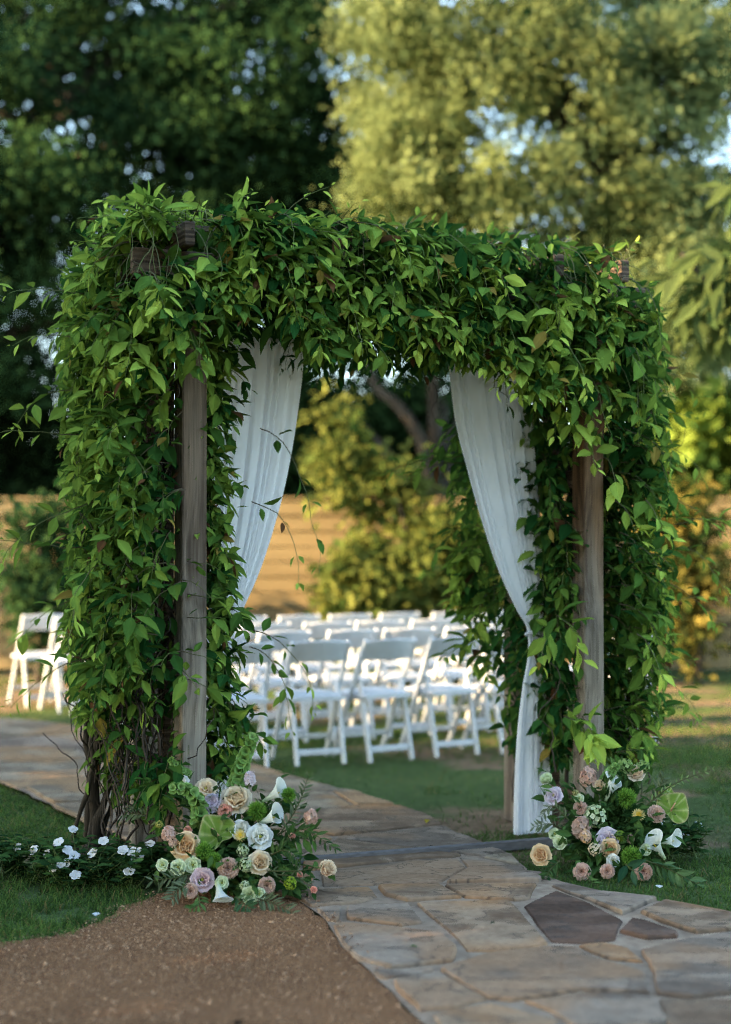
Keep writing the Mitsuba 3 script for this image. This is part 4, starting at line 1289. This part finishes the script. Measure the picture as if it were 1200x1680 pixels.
def arrangement(label, center, blooms, depth, spikes, filler_n, seed):
    key = thing('flower_arrangement', label, 'flower arrangement', 'flower arrangements at the foot of the arch')
    r = np.random.default_rng(seed)
    pts = []
    stems = Buf()
    for kind, px, py, dpx, pal, lab in blooms:
        D = depth(py)
        p = at(px, py, D)
        d = dpx / FPX * D * 1.12
        n = unit(unit(p - center) * .7 + unit(EYE - p) * .75 + np.array([0, 0, .18]) + r.normal(0, .1, 3))
        pts.append(p)
        if kind == 'rose':
            rose(key, p, n, d, *pal, lab)
        elif kind == 'bud':
            rose(key, p, unit(n + [0, 0, .5]), d, *pal, lab, name='rosebud', openness=.45)
        elif kind == 'lis':
            lisianthus(key, p, n, d, *pal, lab)
        elif kind == 'car':
            carnation(key, p, n, d, *pal, lab)
        elif kind == 'calla':
            calla(key, p, unit(np.asarray(pal) + unit(EYE - p) * .12), d, label=lab)
        elif kind == 'anth':
            anthurium(key, p, unit(EYE - p + np.array([0, 0, .5])), d, lab, pal)
        elif kind == 'fuzz':
            fuzzy(key, p, n, d, 'green_dianthus', *GREEN, lab)
        elif kind == 'head':
            floret_head(key, p, n, d, 'hydrangea', *pal, lab)
        elif kind == 'stock':
            floret_head(key, p, unit(n * .25 + [0, 0, 1]), d, 'stock_spike', *pal, lab, .42, 30, 1.5)
        elif kind == 'mum':
            button_mum(key, p, n, d, lab)
        root = center + (p - center) * .12 + r.normal(0, .02, 3)
        mid = (root + p) / 2 + [0, 0, .02]
        tv, tf = tube(spline([root, mid, p - n * d * .12], 9), .0032, 5, False)
        stems.add(tv, tf, (.10, .17, .05))
    part(key, 'flower_stems', stems.shape('stem_material', smooth=True), kind='stuff')
    for fn in spikes:
        fn(key)
    pts = np.array(pts)
    N = filler_n
    tgt = pts[r.integers(len(pts), size=N)]
    lam = r.uniform(.25, .93, (N, 1))
    pos = center + (tgt - center) * lam + r.normal(0, .035, (N, 3))
    pos[:, 2] = np.maximum(pos[:, 2], .03)
    ax = unit(pos - center + [0, 0, -.02]) + r.normal(0, .5, (N, 3))
    nr = unit(EYE - pos) * .4 + [0, 0, .7] + r.normal(0, .4, (N, 3))
    g = np.clip(r.normal(.35, .28, (N, 1)), 0, 1)
    col = np.array([.020, .055, .016]) * (1 - g) + np.array([.095, .17, .045]) * g
    ln = r.uniform(.035, .085, N)
    wd = ln * r.choice([.14, .2, .28], N)
    leaf_parts(key, pos, ax, nr, ln, wd, col, 90, .1)
    return key


def leaf_parts(key, pos, ax, nr, ln, wd, col, most, curl, cellpx=14):
    """The MOST leaves that show largest as parts, the rest as one."""
    rel = pos + unit(ax) * (ln[:, None] * .5) - EYE
    dep = rel @ FWD
    sx, sy = rel[:, 0] / dep, rel @ UPV / dep
    cell = np.floor(sx * FPX / cellpx).astype(int) * 10000 + np.floor(sy * FPX / cellpx).astype(int)
    order = np.argsort(dep)
    _, first = np.unique(cell[order], return_index=True)
    front = order[first]
    _a, n, _s = ortho(ax, nr)
    size = (ln * wd * np.abs((n * unit(-rel)).sum(1)) / dep**2)[front]
    pick = front[np.argsort(-size)[:most]]
    for i in pick:
        v, f, c = leaf_batch(LEAF8, pos[i:i + 1], ax[i:i + 1], nr[i:i + 1], ln[i], wd[i], col[i:i + 1], curl)
        part(key, 'leaf', mikit.ply((v, f), 'leaf_material', color=c))
    rest = np.setdiff1d(np.arange(len(pos)), pick)
    r = np.random.default_rng(3)
    b = Buf()
    b.add(*leaf_batch(LEAF8, pos[rest], ax[rest], nr[rest], ln[rest], wd[rest], col[rest], r.uniform(.0, curl * 2.2, len(rest))))
    part(key, 'leaves', b.shape('leaf_material'), kind='stuff')


zl = lambda x, y: (240 + x / 3.53, 1180 + y / 3.53)
zr_ = lambda x, y: (820 + x / 3.333, 1220 + y / 3.333)
DL = lambda py: 6.26 + (1475 - py) / 190 * .34
DR = lambda py: 6.78 + (1445 - py) / 190 * .42
left_blooms = [(k, *zl(x, y), d / 3.53, pal, lab) for k, x, y, d, pal, lab in (
    ('rose', 225, 735, 132, PEACH, 'large peach rose'), ('rose', 520, 462, 142, CREAM, 'open cream rose'), ('lis', 345, 402, 112, CREAM, None), ('car', 382, 482, 112, LILAC, 'pale lilac carnation'),
    ('car', 455, 530, 84, CORAL, 'small coral pink carnation'), ('anth', 405, 655, 222, .75, 'green heart shaped anthurium'), ('lis', 545, 640, 96, WHITE, None), ('mum', 545, 672, 70, None, 'yellow centred bloom'),
    ('lis', 660, 680, 128, WHITE, 'white lisianthus'), ('calla', 740, 440, 120, (.9, -.2, .55), None), ('calla', 712, 580, 120, (.9, -.2, .45), None), ('fuzz', 825, 440, 92, None, 'green dianthus ball on a long stem'),
    ('fuzz', 640, 535, 118, None, None), ('fuzz', 335, 765, 108, None, None), ('fuzz', 395, 815, 90, None, None), ('rose', 660, 830, 108, CREAM, 'half open cream rose'), ('car', 475, 865, 116, DUSTY, None),
    ('lis', 325, 930, 116, MAUVE, 'mauve lisianthus'), ('car', 255, 995, 84, DUSTY, None), ('calla', 425, 1005, 118, (.25, -.5, -.75), 'white calla lily hanging downwards'), ('lis', 438, 948, 66, LIME, None),
    ('lis', 92, 845, 62, LIME, None), ('lis', 185, 858, 78, LIME, None), ('lis', 270, 845, 80, LIME, None), ('head', 580, 845, 90, LIME, None), ('head', 560, 760, 76, LIME, None), ('lis', 600, 1020, 84, LIME, None),
    ('lis', 655, 1012, 60, LIME, None), ('head', 570, 965, 60, LIME, None), ('car', 700, 962, 92, DUSTY, None), ('bud', 1050, 868, 104, (BLUSH[1], CREAM[1]), 'drooping pale peach rose at the far right'),
    ('bud', 970, 990, 44, CORAL, None), ('bud', 890, 902, 36, CORAL, None), ('bud', 845, 680, 44, CORAL, None), ('stock', 955, 572, 72, BLUSH, None), ('stock', 130, 672, 74, BLUSH, None), ('stock', 600, 350, 66, (MAUVE[1], LILAC[1]), None),
    ('car', 240, 642, 48, CORAL, None), ('lis', 205, 366, 76, WHITE, None), ('stock', 160, 720, 60, DUSTY, None), ('head', 835, 950, 80, ((.20, .32, .03), (.36, .46, .06)), None), ('head', 75, 610, 46, ((.35, .38, .08), (.55, .5, .15)), None))]
LC = np.array([*ground(378, 1442)[:2], .07])
OLIVE = ((.06, .085, .04), (.16, .19, .11))
arrangement('peach and cream roses with a green anthurium at the left post of the arch', LC, left_blooms, DL, [
    lambda k: bells(k, [at(*zl(310, 620), 6.5), at(*zl(305, 500), 6.52), at(*zl(240, 408), 6.5), at(*zl(140, 400), 6.48)], .038, 'drooping bells of Ireland spike'),
    lambda k: bells(k, [at(*zl(520, 400), 6.62), at(*zl(560, 250), 6.64), at(*zl(622, 90), 6.64)], .040, 'upright bells of Ireland spike'),
    lambda k: bells(k, [at(*zl(250, 330), 6.7), at(*zl(190, 290), 6.7), at(*zl(140, 230), 6.7)], .022),
    lambda k: leafy_branch(k, [at(*zl(780, 660), 6.5), at(*zl(880, 500), 6.5), at(*zl(940, 330), 6.48)], 15, .045, .13, *OLIVE),
    lambda k: leafy_branch(k, [at(*zl(760, 760), 6.45), at(*zl(900, 640), 6.42), at(*zl(1090, 745), 6.4)], 15, .055, .15, (.02, .05, .018), (.07, .12, .04), hang=.3),
    lambda k: leafy_branch(k, [at(*zl(700, 800), 6.4), at(*zl(800, 760), 6.35), at(*zl(890, 820), 6.32)], 12, .055, .15, (.02, .05, .018), (.07, .12, .04), hang=.2),
    lambda k: leafy_branch(k, [at(*zl(800, 700), 6.5), at(*zl(880, 690), 6.48), at(*zl(960, 700), 6.45)], 4, .075, .22, (.06, .13, .03), (.11, .2, .05)),
    lambda k: leafy_branch(k, [at(*zl(640, 1040), 6.25), at(*zl(720, 1060), 6.2), at(*zl(850, 1120), 6.15)], 12, .055, .12, *OLIVE),
    lambda k: leafy_branch(k, [at(*zl(700, 880), 6.35), at(*zl(860, 880), 6.33), at(*zl(1010, 862), 6.32)], 3, .03, .15, *OLIVE),
    lambda k: leafy_branch(k, [at(*zl(760, 900), 6.35), at(*zl(880, 920), 6.33), at(*zl(980, 985), 6.3)], 5, .03, .15, *OLIVE),
    lambda k: leafy_branch(k, [at(*zl(260, 900), 6.35), at(*zl(160, 920), 6.3), at(*zl(40, 935), 6.28)], 9, .06, .12, *OLIVE),
    lambda k: leafy_branch(k, [at(*zl(250, 950), 6.3), at(*zl(180, 990), 6.25), at(*zl(150, 1040), 6.22)], 7, .06, .13, *OLIVE),
    lambda k: leafy_branch(k, [at(*zl(300, 1020), 6.25), at(*zl(310, 1070), 6.2), at(*zl(260, 1100), 6.18)], 6, .05, .15, (.05, .1, .03), (.12, .2, .06)),
    lambda k: leafy_branch(k, [at(*zl(520, 1030), 6.25), at(*zl(560, 1070), 6.2), at(*zl(600, 1095), 6.18)], 6, .06, .16, (.03, .07, .03), (.09, .15, .07)),
    lambda k: leafy_branch(k, [at(*zl(440, 470), 6.7), at(*zl(430, 400), 6.7), at(*zl(400, 360), 6.7)], 7, .035, .1, *OLIVE),
    lambda k: leafy_branch(k, [at(*zl(130, 640), 6.75), at(*zl(20, 560), 6.8), at(*zl(-110, 545), 6.8)], 12, .06, .13, (.08, .12, .06), (.16, .2, .11), label='grey green olive branch'),
], 1400, 1)
right_blooms = [(k, *zr_(x, y), d / 3.333, pal, lab) for k, x, y, d, pal, lab in (
    ('bud', 258, 195, 74, LIME, 'greenish white rosebud'), ('lis', 295, 285, 88, LILAC, 'pale lilac lisianthus facing left'), ('stock', 485, 190, 86, BLUSH, 'tall blush stock'), ('rose', 545, 225, 52, CREAM, None),
    ('calla', 612, 250, 112, (.45, -.1, .9), 'white calla lily facing the path'), ('head', 690, 130, 96, ((.24, .36, .10), (.40, .52, .22)), None), ('head', 785, 130, 78, ((.24, .36, .10), (.40, .52, .22)), None), ('rose', 745, 160, 78, (BLUSH[1], CREAM[1]), None),
    ('fuzz', 697, 300, 112, None, 'large green dianthus ball'), ('mum', 762, 388, 70, None, 'yellow button mum'), ('anth', 952, 350, 180, -.55, 'pale green anthurium with pink spadix'), ('anth', 915, 280, 90, -.3, 'small green anthurium'),
    ('car', 860, 382, 92, DUSTY, None), ('car', 440, 350, 72, DUSTY, None), ('stock', 445, 465, 92, DUSTY, None), ('stock', 470, 510, 60, (PEACH[0], BLUSH[1]), None), ('head', 520, 398, 128, LIME, 'pale green hydrangea'), ('lis', 592, 520, 106, LILAC, 'open lilac lisianthus'),
    ('rose', 605, 572, 82, PEACH, None), ('lis', 300, 495, 54, LIME, None), ('lis', 330, 540, 66, LIME, None), ('rose', 225, 610, 92, PEACH, 'peach rose at the left edge over the path'), ('car', 450, 702, 92, BLUSH, None), ('car', 590, 700, 76, BLUSH, None),
    ('car', 786, 702, 92, BLUSH, None), ('fuzz', 720, 620, 116, None, None), ('calla', 865, 575, 118, (-.5, -.2, .7), None), ('calla', 925, 535, 100, (.8, -.4, .2), None), ('lis', 800, 580, 54, LIME, None), ('car', 715, 520, 46, DUSTY, None),
    ('head', 660, 510, 70, ((.16, .26, .03), (.26, .38, .06)), None), ('lis', 620, 640, 60, WHITE, None), ('head', 520, 580, 76, (PEACH[1], CREAM[1]), None), ('lis', 435, 300, 46, LIME, None), ('head', 415, 270, 40, ((.45, .42, .15), (.55, .5, .25)), None))]
RC = np.array([*ground(1005, 1405)[:2], .07])
arrangement('blush stock, green hydrangea and calla lilies at the right post of the arch', RC, right_blooms, DR, [
    lambda k: bells(k, [at(*zr_(560, 250), 7.15), at(*zr_(600, 170), 7.15), at(*zr_(640, 120), 7.15)], .03),
    lambda k: leafy_branch(k, [at(*zr_(800, 340), 7.05), at(*zr_(960, 220), 7.03), at(*zr_(1165, 140), 7.0)], 12, .032, .16, (.10, .16, .05), (.22, .30, .12), label='thin budding branch reaching right'),
    lambda k: leafy_branch(k, [at(*zr_(800, 640), 6.8), at(*zr_(930, 690), 6.75), at(*zr_(1080, 770), 6.7)], 8, .085, .2, (.05, .10, .04), (.12, .19, .08), label='spray of large oval leaves lying on the grass', hang=.35),
    lambda k: leafy_branch(k, [at(*zr_(360, 480), 7.0), at(*zr_(280, 440), 6.95), at(*zr_(190, 455), 6.92)], 9, .05, .14, *OLIVE),
    lambda k: leafy_branch(k, [at(*zr_(380, 420), 7.0), at(*zr_(290, 340), 7.0), at(*zr_(230, 400), 7.0)], 8, .045, .13, *OLIVE),
    lambda k: leafy_branch(k, [at(*zr_(330, 640), 6.8), at(*zr_(270, 700), 6.75), at(*zr_(250, 770), 6.72)], 9, .05, .14, (.02, .05, .018), (.07, .12, .04)),
    lambda k: leafy_branch(k, [at(*zr_(480, 720), 6.75), at(*zr_(500, 760), 6.72), at(*zr_(540, 785), 6.7)], 5, .04, .14, (.05, .1, .03), (.12, .2, .06)),
    lambda k: leafy_branch(k, [at(*zr_(690, 660), 6.76), at(*zr_(720, 690), 6.72), at(*zr_(760, 700), 6.7)], 3, .08, .2, (.02, .06, .03), (.06, .12, .06)),
    lambda k: leafy_branch(k, [at(*zr_(840, 300), 7.1), at(*zr_(880, 230), 7.1), at(*zr_(900, 180), 7.1)], 8, .05, .15, *OLIVE),
], 1300, 2)


# white flowering bedding plants
def vinca_flower(owner, p, n, d):
    fl = Flower(owner, 'flower', p, n, None, FR.uniform(0, 6))
    for i in range(5):
        v, f, t = petal_grid(.27 * d, .50 * d, 75, 92, .02 * d, .12, .04, int(FR.integers(1e6)), 6, 5, tip=.75)
        fl.put(turn(v, 6.283 * i / 5 + FR.normal(0, .05)), f, np.array([.84, .85, .87]) * (.9 + .1 * t))
    tv, tf = tube(np.array([[0, 0, .003], [0, 0, -.3 * d], [0, 0, -.7 * d]]), [.03 * d, .02 * d, .02 * d], 5)
    fl.put(tv, tf, (.45, .52, .22))
    fl.end()


def bedding_plant(base, flowers, h, spread, n, label, seed):
    key = thing('bedding_plant', label, 'flowering plant', 'white flowered bedding plants')
    r = np.random.default_rng(seed)
    st = Buf()
    pos, ax, nr, ln = [], [], [], []
    tips = [base + np.array([r.normal(0, spread * .5), r.normal(0, spread * .4), h * r.uniform(.55, 1.0)]) for _ in range(n)] + [p - np.array([0, 0, .012]) for p, _ in flowers]
    for tp in tips:
        c = spline([base + r.normal(0, .03, 3) * [1, 1, 0], (base + tp) / 2 + r.normal(0, .02, 3), tp], 9)
        tv, tf = tube(c, np.linspace(.003, .0018, 9), 4, False)
        st.add(tv, tf, (.09, .13, .04))
        for k in range(2, 9):
            for sg in (0, 1):
                az = k * 1.57 + sg * 3.14 + r.normal(0, .3)
                o = np.array([math.cos(az), math.sin(az), .25])
                pos.append(c[k])
                ax.append(o)
                nr.append(np.array([0, 0, 1.0]) + r.normal(0, .35, 3))
                ln.append(r.uniform(.035, .062))
    pos, ax, nr, ln = map(np.array, (pos, ax, nr, ln))
    g = np.clip(r.normal(.35, .25, (len(pos), 1)), 0, 1)
    col = np.array([.018, .05, .018]) * (1 - g) + np.array([.075, .15, .04]) * g
    part(key, 'stems', st.shape('stem_material'), kind='stuff')
    leaf_parts(key, pos, ax, nr, ln, ln * .26, col, 40, .12)
    for p, nn in flowers:
        vinca_flower(key, p, nn, r.uniform(.042, .05))


vf = [(29, 1392), (55, 1395), (76, 1401), (96, 1382), (120, 1361), (111, 1395), (122, 1404), (89, 1424), (100, 1419), (110, 1416), (124, 1436), (152, 1400), (170, 1380), (202, 1395), (216, 1397), (230, 1400), (212, 1430), (246, 1385), (222, 1409)]
bases = [(-55, 1452, None), (18, 1446, 'at the far left edge of the bed'), (68, 1452, 'second from the left of the bed'), (112, 1462, 'left of the bare vine trunk'), (165, 1462, 'before the bare vine trunk'), (212, 1466, 'between the vine trunk and the flower arrangement'), (252, 1462, 'beside the left flower arrangement')]
fr = np.random.default_rng(8)
own = [[] for _ in bases]
for px, py in vf:
    k = int(np.argmin([abs(px - b[0]) for b in bases]))
    D = 3770 / (bases[k][1] - 886) + .12 - (py - 1400) / 100 * .25
    own[k].append((at(px, py, D), unit(np.array([fr.normal(0, .4), -.8, .9 + fr.normal(0, .25)]))))
for k, (px, py, lab) in enumerate(bases):
    bp = ground(px, py)
    bedding_plant(bp + [0, .12, 0], own[k], .17, .20, 15, 'white flowered bedding plant ' + (lab or 'just outside the left edge of the bed'), 300 + k)
own = [[], []]
for px, py in ((1085, 1353), (1108, 1352), (1126, 1370), (1145, 1355), (1103, 1378)):
    own[0 if px < 1115 else 1].append((at(px, py, 7.35), unit(np.array([fr.normal(.2, .4), -.8, .8]))))
bedding_plant(ground(1092, 1408), own[0], .20, .2, 14, 'white flowered bedding plant close behind the right flower arrangement', 320)
bedding_plant(ground(1138, 1405), own[1], .18, .2, 12, 'white flowered bedding plant farthest right of the right flower arrangement', 321)

# things that have dropped
for px, py, c, L, lab in ((702, 1345, (.42, .33, .04), .06, 'yellow fallen leaf at the edge of the path'), (703, 1388, (.04, .035, .025), .035, 'small dark fallen leaf on the flagstones under the arch'), (805, 1515, (.03, .04, .02), .03, 'small dark fallen leaf on the flagstones in front of the arch'),
                          (672, 1552, (.06, .10, .03), .03, 'small green fallen leaf on a large flagstone'), (400, 1676, (.03, .02, .015), .05, 'dark twig like leaf on the gravel at the bottom')):
    p = ground(px, py, .034)
    v, f, c_ = leaf_batch(LEAF8, p[None], np.array([[math.cos(px), math.sin(px), .05]]), np.array([[.1, -.2, 1.0]]), L, L * .25, np.array([c]), .1)
    solo('fallen_leaf', mikit.ply((v, f), 'leaf_material', color=c_), label=lab, cat='leaf', group='fallen leaves')
for px, py, lab in ((1083, 1457, 'white fallen petal on the grass before the right flower arrangement'), (157, 1503, 'white fallen petal on the grass at the left')):
    v, f, t = petal_grid(.016, .035, 70, 95, 0, .3, .05, px)
    solo('fallen_petal', mikit.ply((v + ground(px, py, .02), f), 'petal_material', smooth=True, color=np.full(v.shape, .78)), label=lab, cat='petal', group='fallen petals')


# ------------------------------------------------------------------ grass
BLADE = (np.array([[-1, 0, 0], [1, 0, 0], [-.6, .55, .0], [.6, .55, .0], [0, 1, 0]], float), np.array([[0, 1, 3], [0, 3, 2], [2, 3, 4]]))


def grass_patch(poly, density, h, seed, cols, gap=.5, holes=None):
    r = np.random.default_rng(seed)
    x0, y0, x1, y1 = poly.bounds
    n = int((x1 - x0) * (y1 - y0) * density)
    p = np.stack([r.uniform(x0, x1, n), r.uniform(y0, y1, n)], 1)
    import shapely
    keep = shapely.contains_xy(poly, p[:, 0], p[:, 1])
    p = p[keep]
    m = meshkit.fbm(np.stack([p[:, 0] * 1.3, p[:, 1] * 1.3, p[:, 0] * 0 + 2], 1), 4, 7)
    m2 = meshkit.noise(np.stack([p[:, 0] * 16, p[:, 1] * 16, p[:, 0] * 0], 1), 9)
    keep = (m + .25 * (m2 - .5) < gap) | (r.random(len(p)) < .08)
    p, m2 = p[keep], m2[keep]
    N = len(p)
    z = np.interp(p[:, 0], gx, np.zeros(len(gx))) - .02
    pos = np.column_stack([p, z])
    lean = r.normal(0, .55, (N, 2))
    ax = unit(np.column_stack([lean, np.ones(N)]))
    nr = unit(np.column_stack([r.normal(0, 1, (N, 2)), np.full(N, .4)]))
    g = np.clip(m2 + r.normal(0, .25, N), 0, 1)[:, None]
    col = np.array(cols[0]) * (1 - g) + np.array(cols[1]) * g
    dry = r.random(N) < .07
    col[dry] = (.24, .19, .08)
    b = Buf()
    b.add(*leaf_batch(BLADE, pos, ax, nr, h * r.uniform(.5, 1.35, N), r.uniform(.0014, .0028, N), col, r.uniform(0, .5, N)))
    return b.shape('leaf_material'), N


GR = [(.040, .085, .022), (.125, .205, .05)]
OUTSIDE = unary_union([PATH.buffer(.0), GRAVEL])
near_left = px_poly([(-260, 1600), (0, 1549), (100, 1536), (165, 1516), (192, 1496), (228, 1480), (200, 1440), (60, 1428), (-260, 1428)]).difference(OUTSIDE)
mid_left = px_poly([(-300, 1428), (150, 1428), (150, 1352), (130, 1346), (0, 1285), (-300, 1215)]).difference(OUTSIDE)
right_near = px_poly([(860, 1440), (905, 1442), (985, 1470), (1060, 1479), (1200, 1504), (1500, 1560), (1500, 1330), (700, 1330), (745, 1368), (800, 1394), (835, 1404)]).difference(OUTSIDE)
right_mid = px_poly([(1500, 1330), (700, 1330), (560, 1298), (400, 1250), (300, 1226), (300, 1190), (1500, 1190)]).difference(OUTSIDE)
far_lawn = px_poly([(-600, 1145), (-600, 1116), (1800, 1116), (1800, 1190), (300, 1190), (150, 1196), (0, 1180)]).difference(OUTSIDE)
for nm, poly, den, h, gap, lab in (('near_left', near_left, 11000, .05, .62, 'dense dark grass at the left edge of the gravel'), ('mid_left', mid_left, 5200, .034, .55, 'short grass between the bedding flowers and the path'),
                                   ('right_near', right_near, 5200, .036, .55, 'short grass around the right flower arrangement'), ('right_mid', right_mid, 3000, .04, .55, 'grass between the path and the chairs'), ('far', far_lawn, 900, .055, .53, 'sunlit lawn under the chairs and up to the fence')):
    poly = poly.buffer(.05).difference(PATH) if nm == 'near_left' else poly
    sh, n = grass_patch(poly, den, h, 100 + len(nm), GR, gap)
    solo('grass', sh, kind='stuff', label=lab)
    print('grass', nm, n)

# loose grit on the gravel
r3 = np.random.default_rng(41)
gx0, gy0, gx1, gy1 = GRAVEL.bounds
pp = np.stack([r3.uniform(max(gx0, -1.9), gx1, 60000), r3.uniform(4.2, gy1, 60000)], 1)
import shapely
spill = GRAVEL.buffer(.05)
inside = shapely.contains_xy(GRAVEL, pp[:, 0], pp[:, 1])
edge = shapely.contains_xy(spill, pp[:, 0], pp[:, 1]) & ~inside & (r3.random(len(pp)) < .45)
pp = pp[inside | edge][:26000]
onpath = shapely.contains_xy(PATH, pp[:, 0], pp[:, 1])
OCT = np.array([[1, 0, 0], [-1, 0, 0], [0, 1, 0], [0, -1, 0], [0, 0, 1], [0, 0, -.3]], float)
OF = np.array([[0, 2, 4], [2, 1, 4], [1, 3, 4], [3, 0, 4], [2, 0, 5], [1, 2, 5], [3, 1, 5], [0, 3, 5]])
N = len(pp)
sc = r3.lognormal(-5.98, .45, N)
an = r3.uniform(0, 6.28, N)
o = OCT[None] * (sc[:, None, None] * r3.uniform(.6, 1.2, (N, 6, 1)))
ca, sa = np.cos(an)[:, None], np.sin(an)[:, None]
vv = np.stack([o[..., 0] * ca - o[..., 1] * sa + pp[:, :1], o[..., 0] * sa + o[..., 1] * ca + pp[:, 1:], o[..., 2] * .8 + np.where(onpath, .026, .0065)[:, None]], -1)
pc = np.array([.10, .042, .02]) + r3.random((N, 1)) ** 1.9 * np.array([.42, .27, .165])
b = Buf()
b.add(vv.reshape(-1, 3), (OF[None] + (np.arange(N) * 6)[:, None, None]).reshape(-1, 3), np.repeat(pc[:, None], 6, 1).reshape(-1, 3))
solo('gravel', b.shape('pebble_material'), kind='stuff', label='loose reddish grit scattered over the granite path')
